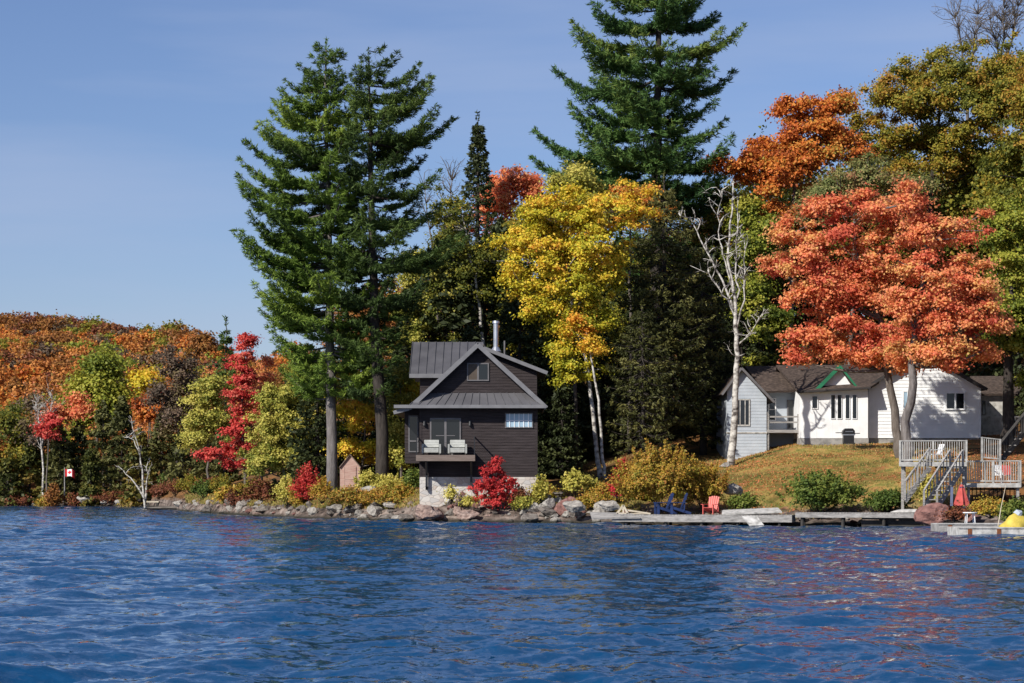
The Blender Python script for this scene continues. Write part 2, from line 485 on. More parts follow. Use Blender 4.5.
ZP = [-3000, 170, 300, 560, 700, 3600]
ZK = ['left', 'left', 'mid', 'mid', 'lawn', 'lawn']
def shore(px): return np.interp(px, SH_PX, SH_D)
def _h(px, D):
    d = D - shore(px)
    hs_ = {k: np.interp(d, *PROF[k]) for k in PROF}
    idx = np.clip(np.searchsorted(ZP, px, side='right') - 1, 0, len(ZP) - 2)
    z0 = np.array(ZP)[idx]; z1 = np.array(ZP)[idx + 1]
    t = (px - z0) / (z1 - z0)
    a = np.choose(idx, [hs_[ZK[i]] for i in range(len(ZP) - 1)])
    b = np.choose(idx, [hs_[ZK[i + 1]] for i in range(len(ZP) - 1)])
    z = a * (1 - t) + b * t
    x = (px - 512) / F * D
    nz = (np.sin(x * 0.31 + D * 0.17) + np.sin(x * 0.73 - D * 0.41 + 2) * 0.5 + np.sin(x * 1.9 + D * 1.3) * 0.2 + np.sin(x * 0.06 + D * 0.045) * 6 * np.clip((d - 60) / 150, 0, 1))
    z = z + nz * 0.12 * np.clip(d / 6, 0, 1)
    # the left hill is a little lower to the right
    z = z - np.clip((px - 60) / 250, 0, 1) * np.clip((d - 120) / 200, 0, 1) * 13 * np.clip((500 - px) / 150, 0, 1)
    z = z - 1.1 * np.clip((795 - px) / 60, 0, 1) * np.clip((px - 640) / 60, 0, 1) * np.clip(1 - np.abs(d - 24) / 14, 0, 1)
    z = z + .5 * np.clip(1 - np.abs(px - 475) / 85, 0, 1) ** .5 * np.clip(d / 3, 0, 1) * np.clip((14 - d) / 4, 0, 1)
    # level pads under the cottage and the white house
    return z
def ground(x, y):
    px = 512 + x / y * F
    return float(_h(np.array([px]), np.array([float(y)]))[0])

px_cols = np.concatenate([np.linspace(-3000, -120, 60), np.linspace(-100, 1140, 200), np.linspace(1170, 3600, 50)])
d_rows = np.concatenate([np.linspace(-60, -5, 12), np.linspace(-4, 8, 37), np.linspace(8.5, 40, 60), np.linspace(42, 130, 60), np.linspace(135, 420, 60), np.linspace(440, 2600, 30)])
PX, DD = np.meshgrid(px_cols, d_rows)
DA = shore(PX) + DD
ZZ = _h(PX, DA)
rg = np.random.default_rng(3)
ZZ = ZZ + rg.normal(0, 0.09, ZZ.shape) * np.clip(DD / 2, 0, 1) * np.clip((9 - DD) / 3, 0, 1)
XX = (PX - 512) / F * DA
nr_, nc_ = PX.shape
V = np.stack([XX, DA, ZZ], -1).reshape(-1, 3)
ii = np.arange(nr_ * nc_).reshape(nr_, nc_)
Q = np.stack([ii[:-1, :-1], ii[:-1, 1:], ii[1:, 1:], ii[1:, :-1]], -1).reshape(-1, 4)
me = bpy.data.meshes.new('ground')
me.from_pydata(V.tolist(), [], Q.tolist())
lawn = np.clip((PX - 690) / 40, 0, 1) * np.clip((DD - 2.5) / 2, 0, 1) * np.clip((34 - DD) / 6, 0, 1) * np.clip((985 - PX) / 60, 0, 1)
grassy = np.clip((PX - 330) / 20, 0, 1) * np.clip((690 - PX) / 60, 0, 1) * np.clip((DD - 4) / 1, 0, 1) * np.clip((10 - DD) / 4, 0, 1)
lawn = np.maximum(lawn, grassy * 0.8)
for nm, arr in (('lawn', lawn), ('inland', np.clip((DD - 3) / 2.5, 0, 1))):
    at = me.attributes.new(nm, 'FLOAT', 'POINT'); at.data.foreach_set('value', arr.reshape(-1).astype(np.float32))
me.polygons.foreach_set('use_smooth', [True] * len(me.polygons))
gm, n, b = mat_new('ground_cover')
l = n.links.new
tc = n.nodes.new("ShaderNodeTexCoord")
def nz(scale, det=6, dist=0.0):
    q = n.nodes.new("ShaderNodeTexNoise"); q.inputs["Scale"].default_value = scale; q.inputs["Detail"].default_value = det
    q.inputs["Distortion"].default_value = dist
    l(tc.outputs["Object"], q.inputs["Vector"]); return q
def mixc(fac, a, bb):
    q = n.nodes.new("ShaderNodeMix"); q.data_type = 'RGBA'
    l(fac, q.inputs["Factor"]); l(a, q.inputs["A"]); l(bb, q.inputs["B"]); return q.outputs["Result"]
n1 = nz(0.9); r1 = ramp(n, [(0.3, (0.07, 0.045, 0.025)), (0.5, (0.14, 0.075, 0.03)), (0.62, (0.22, 0.10, 0.035)), (0.75, (0.10, 0.09, 0.03))]); l(n1.outputs["Fac"], r1.inputs[0])
n2 = nz(1.1, 8, 0.6); r2 = ramp(n, [(0.30, (0.12, 0.13, 0.03)), (0.43, (0.24, 0.20, 0.055)), (0.54, (0.35, 0.24, 0.075)), (0.66, (0.33, 0.17, 0.065))]); l(n2.outputs["Fac"], r2.inputs[0])
n3 = nz(1.4, 8); r3 = ramp(n, [(0.35, (0.04, 0.032, 0.028)), (0.5, (0.13, 0.10, 0.085)), (0.68, (0.28, 0.23, 0.20))]); l(n3.outputs["Fac"], r3.inputs[0])
a1 = n.nodes.new("ShaderNodeAttribute"); a1.attribute_name = 'lawn'
a2 = n.nodes.new("ShaderNodeAttribute"); a2.attribute_name = 'inland'
n6 = nz(0.22, 5, 1.2); r6 = ramp(n, [(0.40, (0, 0, 0)), (0.60, (1, 1, 1))]); l(n6.outputs["Fac"], r6.inputs[0])
r7 = ramp(n, [(0.35, (0.07, 0.08, 0.02)), (0.5, (0.16, 0.12, 0.035)), (0.65, (0.24, 0.10, 0.04))]); l(n2.outputs["Fac"], r7.inputs[0])
lawnc = mixc(r6.outputs[0], r2.outputs[0], r7.outputs[0])  # large darker patches: leaf drifts, with tree shade put into the lawn colour
land = mixc(a1.outputs["Fac"], r1.outputs[0], lawnc)
gpos = n.nodes.new("ShaderNodeNewGeometry"); gsp = n.nodes.new("ShaderNodeSeparateXYZ"); l(gpos.outputs["Position"], gsp.inputs[0])
gmr = n.nodes.new("ShaderNodeMapRange"); gmr.inputs["From Min"].default_value = .08; gmr.inputs["From Max"].default_value = .28; l(gsp.outputs["Z"], gmr.inputs["Value"])
wetc = n.nodes.new("ShaderNodeRGB"); wetc.outputs[0].default_value = (.03, .028, .022, 1)
bankc = mixc(gmr.outputs[0], wetc.outputs[0], r3.outputs[0])
colr = mixc(a2.outputs["Fac"], bankc, land)
l(colr, b.inputs["Base Color"])
b.inputs["Roughness"].default_value = 0.95; b.inputs["Specular IOR Level"].default_value = 0.1
n4 = nz(5.0, 6); bp = n.nodes.new("ShaderNodeBump"); bp.inputs["Strength"].default_value = 0.8; bp.inputs["Distance"].default_value = 0.15
l(n4.outputs["Fac"], bp.inputs["Height"]); l(bp.outputs[0], b.inputs["Normal"])
gnd = link_mesh('ground', me, gm); tag(gnd, 'sloping lakeshore ground with rocky edge, dry lawn and leaf litter', None, None, 'structure')

# ------------------------------------------------------------------ water: one sheet with real wind waves
ang = np.concatenate([np.linspace(-math.pi, -0.5, 60)[:-1], np.linspace(-0.5, -0.27, 60)[:-1], np.linspace(-0.27, 0.27, 620), np.linspace(0.27, 0.5, 60)[1:], np.linspace(0.5, math.pi, 60)[1:]])
rad = [1.0]
while rad[-1] < 245: rad.append(rad[-1] * (1.0024 if rad[-1] > 14 else 1.006) + 0.004)
while rad[-1] < 4000: rad.append(rad[-1] * 1.12)
rad = np.array(rad)
A, R = np.meshgrid(ang, rad)
wx, wy = R * np.sin(A), R * np.cos(A)
zz = np.zeros_like(wx)
sp = np.maximum(R * 0.0024, np.abs(np.gradient(ang))[None, :] * R)
rw_ = np.random.default_rng(11)
NW = 110
lam = np.exp(rw_.uniform(math.log(0.18), math.log(3.2), NW))
for k in range(NW):
    th = rw_.normal(math.radians(97), 0.8)            # waves roll mostly towards the shore / camera axis
    kx, ky = math.cos(th), math.sin(th)
    kk = 2 * math.pi / lam[k]
    amp = 0.0044 * lam[k] ** (0.85 if lam[k] < 1.2 else 1.3)
    fade = np.clip((lam[k] / sp - 2.5) / 3.0, 0, 1)
    phs = rw_.uniform(0, 6.28)
    # gusts: wave energy varies over the lake
    ph = kk * (kx * wx + ky * wy) + phs
    zz += amp * fade * (np.sin(ph) - 0.25 * np.cos(2 * ph))
gust = 0.85 + 0.35 * np.sin(wx * 0.11 + 1.3 * np.sin(wy * 0.05)) * np.sin(wy * 0.09 + 0.7)
zz *= gust * np.clip((260 - R) / 60, 0, 1)
V = np.stack([wx, wy, zz], -1).reshape(-1, 3)
nr_, nc_ = wx.shape
ii = np.arange(nr_ * nc_).reshape(nr_, nc_)
Q = np.stack([ii[:-1, :-1], ii[1:, :-1], ii[1:, 1:], ii[:-1, 1:]], -1).reshape(-1, 4)
me = bpy.data.meshes.new('water')
N = len(Q)
me.vertices.add(len(V)); me.loops.add(4 * N); me.polygons.add(N)
me.vertices.foreach_set('co', V.reshape(-1).astype(np.float32))
me.loops.foreach_set('vertex_index', Q.reshape(-1).astype(np.int32))
me.polygons.foreach_set('loop_start', np.arange(0, 4 * N, 4, dtype=np.int32))
me.polygons.foreach_set('loop_total', np.full(N, 4, dtype=np.int32))
me.update(calc_edges=True)
me.polygons.foreach_set('use_smooth', np.ones(N, dtype=bool))
wm, n, b = mat_new('lake_water')
l = n.links.new
b.inputs["Base Color"].default_value = (0.004, 0.044, 0.120, 1)
b.inputs["Roughness"].default_value = 0.03
b.inputs["IOR"].default_value = 1.45
b.inputs["Specular IOR Level"].default_value = 0.5
tc = n.nodes.new("ShaderNodeTexCoord")
geo = n.nodes.new("ShaderNodeNewGeometry")
acc = geo.outputs["Normal"]
# ripples too small for the mesh: slope vectors from two noise fields, stronger inside gusts
gn = n.nodes.new("ShaderNodeTexNoise"); gn.inputs["Scale"].default_value = 0.06; gn.inputs["Detail"].default_value = 3
l(tc.outputs["Object"], gn.inputs["Vector"])
gr = n.nodes.new("ShaderNodeMapRange"); gr.inputs["From Min"].default_value = 0.35; gr.inputs["From Max"].default_value = 0.65; gr.inputs["To Min"].default_value = 0.65; gr.inputs["To Max"].default_value = 1.25
l(gn.outputs["Fac"], gr.inputs["Value"])
for sc_, st_, ax_, ay_ in ((2.2, (0.6, 1.3, 1), 0.27, 0.42), (8.0, (0.8, 1.2, 1), 0.56, 0.74)):
    mp = n.nodes.new("ShaderNodeMapping"); mp.inputs["Scale"].default_value = st_; mp.inputs["Rotation"].default_value = (0, 0, 0.12)
    l(tc.outputs["Object"], mp.inputs[0])
    q1 = n.nodes.new("ShaderNodeTexNoise"); q1.inputs["Scale"].default_value = sc_; q1.inputs["Detail"].default_value = 3; q1.inputs["Roughness"].default_value = 0.55; q1.inputs["Distortion"].default_value = 0.4
    l(mp.outputs[0], q1.inputs["Vector"])
    sb = n.nodes.new("ShaderNodeVectorMath"); sb.operation = 'SUBTRACT'; sb.inputs[1].default_value = (.5, .5, .5); l(q1.outputs["Color"], sb.inputs[0])
    ml = n.nodes.new("ShaderNodeVectorMath"); ml.operation = 'MULTIPLY'; ml.inputs[1].default_value = (ax_, ay_, 0); l(sb.outputs[0], ml.inputs[0])
    m2 = n.nodes.new("ShaderNodeVectorMath"); m2.operation = 'SCALE'; l(ml.outputs[0], m2.inputs[0]); l(gr.outputs[0], m2.inputs["Scale"])
    ad = n.nodes.new("ShaderNodeVectorMath"); ad.operation = 'ADD'; l(acc, ad.inputs[0]); l(m2.outputs[0], ad.inputs[1]); acc = ad.outputs[0]
nm_ = n.nodes.new("ShaderNodeVectorMath"); nm_.operation = 'NORMALIZE'; l(acc, nm_.inputs[0]); l(nm_.outputs[0], b.inputs["Normal"])
wat = link_mesh('water', me, wm); tag(wat, 'dark blue wind rippled lake water', None, None, 'structure')

# ------------------------------------------------------------------ dark cottage
WHITE = noisy('paint_white', [(0.70, 0.71, 0.72), (0.82, 0.83, 0.84)], 1.5, 0.6, 0.1)
WHITEW = noisy('paint_white_worn', [(0.24, 0.235, 0.22), (0.42, 0.41, 0.39), (0.54, 0.53, 0.51)], 4, 0.8, 0.3)
BLUEGREY = noisy('blue_grey_with_shade', [(0.34, 0.38, 0.43), (0.42, 0.46, 0.51)], 1.5, 0.7, 0.2)  # puts the wing wall's bluish shade into colour; also the hood's own blue-grey
DARKSID = noisy('siding_dark_brown', [(0.016, 0.011, 0.012), (0.027, 0.020, 0.021), (0.040, 0.031, 0.033)], 2.2, 0.75, 0.4, (0.5, 1, 6))
DTRIM = noisy('trim_grey_brown', [(0.10, 0.095, 0.10), (0.14, 0.135, 0.14)], 3, 0.6, 0.1)
METROOF = noisy('roof_metal_grey', [(0.060, 0.059, 0.066), (0.098, 0.096, 0.104)], 0.9, 0.45, 0.1, spec=0.5)
FASCIA = noisy('fascia_grey', [(0.13, 0.13, 0.14), (0.18, 0.18, 0.19)], 2, 0.55, 0.1)
SOFFIT = noisy('soffit_dark', [(0.03, 0.027, 0.028), (0.045, 0.04, 0.04)], 2, 0.8, 0.1)
GREENTRIM = noisy('trim_green', [(0.015, 0.12, 0.06), (0.02, 0.17, 0.085)], 3, 0.6, 0.1)
SHINGLE = noisy('shingle_brown', [(0.030, 0.022, 0.019), (0.062, 0.045, 0.038), (0.115, 0.085, 0.070)], 5, 0.95, 0.7, (1, 1, 3))
CONC = noisy('concrete_grey', [(0.16, 0.155, 0.15), (0.27, 0.26, 0.25), (0.34, 0.33, 0.31)], 2.5, 0.9, 0.5)
WOODG = noisy('wood_weathered_grey', [(0.16, 0.15, 0.145), (0.27, 0.26, 0.25), (0.36, 0.345, 0.33)], 3, 0.9, 0.5, (0.5, 4, 4))
WOODD = noisy('wood_dark', [(0.03, 0.028, 0.026), (0.06, 0.055, 0.05)], 3, 0.9, 0.4)
WOODT = noisy('wood_brown_board', [(0.13, 0.10, 0.085), (0.19, 0.15, 0.13)], 3, 0.8, 0.3, (0.5, 2, 4))
RAILG = noisy('rail_pale_grey', [(0.22, 0.215, 0.21), (0.32, 0.315, 0.30), (0.42, 0.415, 0.40)], 4, 0.85, 0.3)
BLACKM = noisy('metal_black', [(0.012, 0.012, 0.013), (0.02, 0.02, 0.022)], 4, 0.4, 0.1, spec=0.5)
STEEL = noisy('metal_steel', [(0.45, 0.46, 0.48), (0.6, 0.61, 0.63)], 3, 0.3, 0.1, metallic=0.8)
BEIGE = noisy('board_beige', [(0.42, 0.36, 0.27), (0.56, 0.50, 0.40)], 3, 0.8, 0.3)
PINKW = noisy('board_pale_pink', [(0.34, 0.20, 0.17), (0.42, 0.28, 0.24), (0.46, 0.34, 0.29)], 2, 0.85, 0.3, (1, 1, 5))
BLUEP = noisy('plastic_blue', [(0.007, 0.018, 0.065), (0.014, 0.035, 0.13)], 3, 0.5, 0.05, spec=0.5)
REDP = noisy('plastic_red', [(0.50, 0.075, 0.06), (0.62, 0.11, 0.09)], 3, 0.5, 0.05, spec=0.5)
CREAMP = noisy('cushion_pale_grey', [(0.30, 0.31, 0.29), (0.40, 0.41, 0.39)], 5, 0.85, 0.3)
WHITEP = noisy('plastic_white', [(0.68, 0.69, 0.70), (0.78, 0.79, 0.80)], 3, 0.5, 0.05, spec=0.5)
REDC = noisy('cloth_red', [(0.34, 0.05, 0.045), (0.50, 0.10, 0.085)], 4, 0.85, 0.3)
YELC = noisy('cloth_yellow', [(0.42, 0.32, 0.05), (0.58, 0.45, 0.08)], 4, 0.6, 0.3)

def glass_mat(name, col, rough=0.06):
    m, n, b = mat_new(name)
    b.inputs["Base Color"].default_value = (*col, 1); b.inputs["Roughness"].default_value = rough
    b.inputs["Specular IOR Level"].default_value = 0.6
    return m
PANE = glass_mat('glass_dark', (0.012, 0.014, 0.016))
PANEB = glass_mat('glass_block', (0.30, 0.42, 0.52), 0.25)
BLIND = noisy('blind_brown', [(0.06, 0.045, 0.035), (0.09, 0.07, 0.055)], 3, 0.7, 0.1)

def stone_wall_mat():
    m, n, b = mat_new('fieldstone_pale'); l = n.links.new
    tc = n.nodes.new("ShaderNodeTexCoord")
    mp = n.nodes.new("ShaderNodeMapping"); mp.inputs["Scale"].default_value = (1, 1, 1.5); l(tc.outputs["Object"], mp.inputs[0])
    v = n.nodes.new("ShaderNodeTexVoronoi"); v.inputs["Scale"].default_value = 2.8; l(mp.outputs[0], v.inputs["Vector"])
    r = ramp(n, [(0.1, (0.42, 0.36, 0.32)), (0.5, (0.55, 0.52, 0.48)), (0.9, (0.38, 0.37, 0.37))]); l(v.outputs["Color"], r.inputs[0])
    v2 = n.nodes.new("ShaderNodeTexVoronoi"); v2.feature = 'DISTANCE_TO_EDGE'; v2.inputs["Scale"].default_value = 2.8; l(mp.outputs[0], v2.inputs["Vector"])
    r2 = ramp(n, [(0.0, (0.20, 0.19, 0.18)), (0.07, (1, 1, 1))]); l(v2.outputs["Distance"], r2.inputs[0])
    mx = n.nodes.new("ShaderNodeMix"); mx.data_type = 'RGBA'; mx.blend_type = 'MULTIPLY'; mx.inputs["Factor"].default_value = 0.28
    l(r.outputs[0], mx.inputs["A"]); l(r2.outputs[0], mx.inputs["B"]); l(mx.outputs["Result"], b.inputs["Base Color"])
    bp = n.nodes.new("ShaderNodeBump"); bp.inputs["Distance"].default_value = 0.015; l(r2.outputs[0], bp.inputs["Height"]); l(bp.outputs[0], b.inputs["Normal"])
    b.inputs["Roughness"].default_value = 0.9
    return m
STONEW = stone_wall_mat()

def siding(mb, poly, yf, course=0.16, lap=0.022, mi=0):
    """lap boards over a convex outline poly [(x,z)] on the plane y=yf, facing -y"""
    zs = [p[1] for p in poly]; z0, z1 = min(zs), max(zs)
    def span(z):
        xs = []
        n_ = len(poly)
        for i in range(n_):
            a, b = poly[i], poly[(i + 1) % n_]
            if (a[1] - z) * (b[1] - z) <= 0 and abs(a[1] - b[1]) > 1e-9:
                t = (z - a[1]) / (b[1] - a[1]); xs.append(a[0] + (b[0] - a[0]) * t)
        return (min(xs), max(xs)) if xs else None
    z = z0
    while z < z1 - 0.02:
        zt = min(z + course, z1)
        s0, s1 = span(z + 1e-4), span(zt - 1e-4)
        if s0 and s1:
            mb.add([(s0[0], yf - lap, z), (s0[1], yf - lap, z), (s1[1], yf - 0.003, zt), (s1[0], yf - 0.003, zt), (s0[0], yf, z), (s0[1], yf, z)],
                   [(0, 1, 2, 3), (4, 5, 1, 0)], mi)
        z = zt

def window(root, x0, x1, z0, z1, yf, fw=0.07, cols=1, rows=1, frame=None, pane=None, name='window', proud=0.05, label=None, mull=None, bars_pane=None):
    frame = frame or DTRIM; pane = pane or PANE
    mull = mull or fw * 0.6
    m = MB()
    y0, y1 = yf - proud, yf + 0.02
    m.box(x0, x1, y0, y1, z1 - fw, z1); m.box(x0, x1, y0, y1, z0, z0 + fw)
    m.box(x0, x0 + fw, y0, y1, z0 + fw, z1 - fw); m.box(x1 - fw, x1, y0, y1, z0 + fw, z1 - fw)
    for i in range(1, cols):
        xc = x0 + (x1 - x0) * i / cols; m.box(xc - mull / 2, xc + mull / 2, y0 + 0.004, y1, z0 + fw, z1 - fw)
    for i in range(1, rows):
        zc = z0 + (z1 - z0) * i / rows; m.box(x0 + fw, x1 - fw, y0 + 0.008, y1, zc - mull / 2, zc + mull / 2)
    fr = m.build(name, frame, root)
    if label: fr["label"] = label
    for i in range(cols):
        g = MB()
        xa = x0 + (x1 - x0) * i / cols; xb = x0 + (x1 - x0) * (i + 1) / cols
        pm = bars_pane[i] if bars_pane else pane
        g.box(max(xa, x0 + fw * 0.9), min(xb, x1 - fw * 0.9), yf - proud + 0.03, yf + 0.012, z0 + fw * 0.9, z1 - fw * 0.9)
        g.build('pane', pm, fr)
    return fr

def seams(mb, a, b, c, d, step=0.4, hgt=0.035, wd=0.03, mi=0):
    """standing seams from edge a-b (top) to edge d-c (bottom)"""
    a, b, c, d = map(Vector, (a, b, c, d))
    nn = max(2, int((b - a).length / step))
    nrm_ = (b - a).cross(d - a).normalized()
    if nrm_.z < 0: nrm_ = -nrm_
    for i in range(nn + 1):
        t = i / nn
        mb.bar(a.lerp(b, t) + nrm_ * hgt * 0.5, d.lerp(c, t) + nrm_ * hgt * 0.5, wd, hgt, up=tuple(nrm_), mi=mi)

D0 = 121.0
def cx(px, D=D0): return X(px, D)
def cz(py, D=D0): return Z(py, D)
cot = empty('cottage', (0, 0, 0), 'dark brown gabled cottage with grey metal roof, small balcony and stone foundation', 'house')
xl, xr = cx(420), cx(537)
zb, ze = cz(477), cz(404)
apx, apz = cx(478), cz(343, 120.4)
sl = (apz - cz(406, 120.4)) / (cx(546, 120.4) - apx)
BACK = D0 + 9.5
# wall: body + gable sheathed in lap boards
m = MB()
gz_ = lambda x: apz - sl * abs(x - apx) - 0.22
m.prism([(xl, zb), (xr, zb), (xr, gz_(xr)), (apx, gz_(apx)), (xl, gz_(xl))], D0, BACK)
siding(m, [(xl, zb), (xr, zb), (xr, cz(395)), (xl, cz(395))], D0 - 0.002)
siding(m, [(cx(424), cz(395)), (cx(533), cz(395)), (apx, gz_(apx))], D0 - 0.002)
m.box(xl - 0.03, xl + 0.10, D0 - 0.035, D0 + 0.1, zb, ze); m.box(xr - 0.10, xr + 0.03, D0 - 0.035, D0 + 0.1, zb, ze)
m.build('wall', DARKSID, cot)
# foundation
m = MB(); m.box(xl - 0.02, xr + 0.02, D0 - 0.05, BACK, cz(512), zb - 0.004)
m.build('foundation', STONEW, cot)
# bay on the left side
m = MB(); bx0, bx1 = cx(404), xl - 0.012
m.box(bx0, bx1, D0 + 0.9, D0 + 3.4, cz(463), cz(408))
siding(m, [(bx0, cz(463)), (bx1, cz(463)), (bx1, cz(409)), (bx0, cz(409))], D0 + 0.89)
m.build('bay', DARKSID, cot)
window(cot, cx(408.5, D0 + .9), cx(418.5, D0 + .9), cz(452), cz(415), D0 + 0.86, rows=1, frame=DTRIM, name='bay_window')
m = MB(); m.box(cx(408.8, D0 + .9), cx(418.2, D0 + .9), D0 + 0.79, D0 + 0.86, cz(441.5), cz(440)); m.build('window_rail', DTRIM, cot)
# main roof: two slopes, apron over the gable, flared eave over the bay
m = MB(); yf, yb = D0 - 0.55, BACK + 0.4
RX = cx(546, 120.4); RZ = apz - sl * (RX - apx)
LX = cx(409, 120.4); LZ = apz - sl * (apx - LX)
m.slab((apx, yf, apz), (apx, yb, apz), (RX, yb, RZ), (RX, yf, RZ), 0.13)
seams(m, (apx, yf + .1, apz), (apx, yb, apz), (RX, yb, RZ), (RX, yf + .1, RZ))
m.slab((apx, yf, apz + .002), (apx, yb, apz + .002), (LX, yb, LZ), (LX, yf, LZ), 0.13)
seams(m, (apx, yf + .1, apz), (apx, yb, apz), (LX, yb, LZ), (LX, yf + .1, LZ))
FX, FZ = cx(394, 120.4), cz(411, 120.4)
m.slab((LX, yf, LZ), (LX, yb, LZ), (FX, yb, FZ), (FX, yf, FZ), 0.12)
seams(m, (LX, yf + .1, LZ), (LX, yb, LZ), (FX, yb, FZ), (FX, yf + .1, FZ))
m.build('roof', METROOF, cot)
m = MB()
m.bar((apx, yf - .03, apz - .09), (RX + .03, yf - .03, RZ - .11), 0.05, 0.24); m.bar((apx, yf - .032, apz - .09), (LX, yf - .032, LZ - .11), 0.05, 0.24)
m.bar((LX, yf - .034, LZ - .11), (FX - .03, yf - .034, FZ - .09), 0.05, 0.2)
m.build('rake_board', FASCIA, cot)
m = MB()
ax0, ax1 = cx(410), cx(540)
m.slab((ax0 + 0.8, D0 - 0.01, cz(393)), (ax1 - 0.7, D0 - 0.01, cz(393)), (ax1, D0 - 0.75, cz(405.5)), (ax0, D0 - 0.75, cz(405.5)), 0.08)
seams(m, (ax0 + 0.8, D0 - 0.03, cz(393)), (ax1 - 0.7, D0 - 0.03, cz(393)), (ax1, D0 - 0.75, cz(405.5)), (ax0, D0 - 0.75, cz(405.5)), 0.37)
m.build('apron_roof', METROOF, cot)
m = MB(); m.box(FX, RX, D0 - 0.80, D0 - 0.752, cz(408.6), cz(405.3)); m.build('eave_board', FASCIA, cot)
m = MB(); m.box(FX + 0.03, RX - 0.03, D0 - 0.75, D0 - 0.01, cz(408.4), cz(407.9)); m.build('soffit', SOFFIT, cot)
# cross gable to the left, shed dormer to the right
m = MB(); DC = D0 + 3.0
gx0, gx1 = cx(420, DC), apx
ztop, zeave = cz(342, DC + 3.2), cz(374, DC - 0.35)
m.add([(gx0, DC, cz(412)), (gx1, DC, cz(412)), (gx1, DC, zeave), (gx0, DC, zeave), (gx0, DC + 6.4, cz(412)), (gx1, DC + 6.4, cz(412)), (gx1, DC + 6.4, zeave), (gx0, DC + 6.4, zeave), (gx0, DC + 3.2, ztop - .15), (gx1, DC + 3.2, ztop - .15)],
      [(0, 1, 2, 3), (4, 7, 6, 5), (0, 3, 8, 7, 4), (1, 5, 6, 9, 2), (3, 2, 9, 8), (8, 9, 6, 7)])
siding(m, [(gx0, cz(408)), (gx1, cz(408)), (gx1, zeave), (gx0, zeave)], DC - 0.002)
m.build('side_wing', DARKSID, cot)
m = MB(); rx0, rx1 = cx(410, DC), apx + 0.2
m.slab((rx0, DC + 3.2, ztop), (rx1, DC + 3.2, ztop), (rx1, DC - 0.4, zeave), (rx0, DC - 0.4, zeave), 0.12)
m.slab((rx0, DC + 3.2, ztop - .001), (rx1, DC + 3.2, ztop - .001), (rx1, DC + 6.8, zeave), (rx0, DC + 6.8, zeave), 0.12)
seams(m, (rx0, DC + 3.15, ztop), (rx1, DC + 3.15, ztop), (rx1, DC - 0.4, zeave), (rx0, DC - 0.4, zeave), 0.42)
m.build('side_roof', METROOF, cot)
m = MB(); m.box(rx0 - .02, rx1 - 0.4, DC - 0.46, DC - 0.402, zeave - 0.22, zeave + 0.01); m.build('gutter', FASCIA, cot)
DS = D0 + 2.0
m = MB(); dx1 = cx(537, DS); zd1 = cz(372, DS); zr = apz - 0.06
edge = lambda x: zr + (zd1 - zr) * (x - apx) / (cx(547, DS) - apx)
m.prism([(apx, cz(410)), (dx1, cz(410)), (dx1, edge(dx1) - 0.12), (apx, zr - 0.15)], DS, BACK - 0.1)
siding(m, [(apx, cz(409)), (dx1, cz(409)), (dx1, edge(dx1) - 0.1), (apx, zr - 0.12)], DS - 0.002)
m.build('dormer_wall', DARKSID, cot)
m = MB(); sx = cx(547, DS)
m.slab((apx, DS - 0.4, zr + .1), (apx, BACK, zr + .1), (sx, BACK, zd1), (sx, DS - 0.4, zd1), 0.12)
m.build('dormer_roof', METROOF, cot)
m = MB(); m.bar((apx + .3, DS - 0.43, zr - .08), (sx + .02, DS - 0.43, zd1 - .08), 0.05, 0.2); m.build('dormer_fascia', FASCIA, cot)
# openings
window(cot, cx(467), cx(489), cz(381), cz(363), D0 - 0.03, cols=2, name='gable_window', bars_pane=[BLIND, PANE], mull=0.1)
door = window(cot, cx(430), cx(461), cz(455), cz(418), D0 - 0.03, cols=2, rows=1, name='sliding_door', fw=0.08, mull=0.12)
m = MB(); m.box(cx(436), cx(455), D0 - .078, D0 - .07, cz(436), cz(435.3)); m.build('door_bar', DTRIM, door)
gb = window(cot, cx(505), cx(533), cz(428), cz(413), D0 - 0.03, cols=1, fw=0.06, frame=DTRIM, pane=PANEB, name='block_window')
m = MB()
for i in range(1, 6):
    xc = cx(505) + (cx(533) - cx(505)) * i / 6; m.box(xc - .02, xc + .02, D0 - .082, D0 - .05, cz(427.3), cz(413.7))
zc = cz(420.5); m.box(cx(505.8), cx(532.2), D0 - .079, D0 - .05, zc - .02, zc + .02)
m.build('grid_bars', WHITE, gb)
for pxl in (424.5, 470):
    m = MB(); m.box(cx(pxl) - .06, cx(pxl) + .06, D0 - .05, D0 - .02, cz(426), cz(420.5)); m.tube([(cx(pxl), D0 - .14, cz(425.5)), (cx(pxl), D0 - .14, cz(421.5))], [0.09, 0.06], 8)
    m.build('wall_lamp', BLACKM, cot)
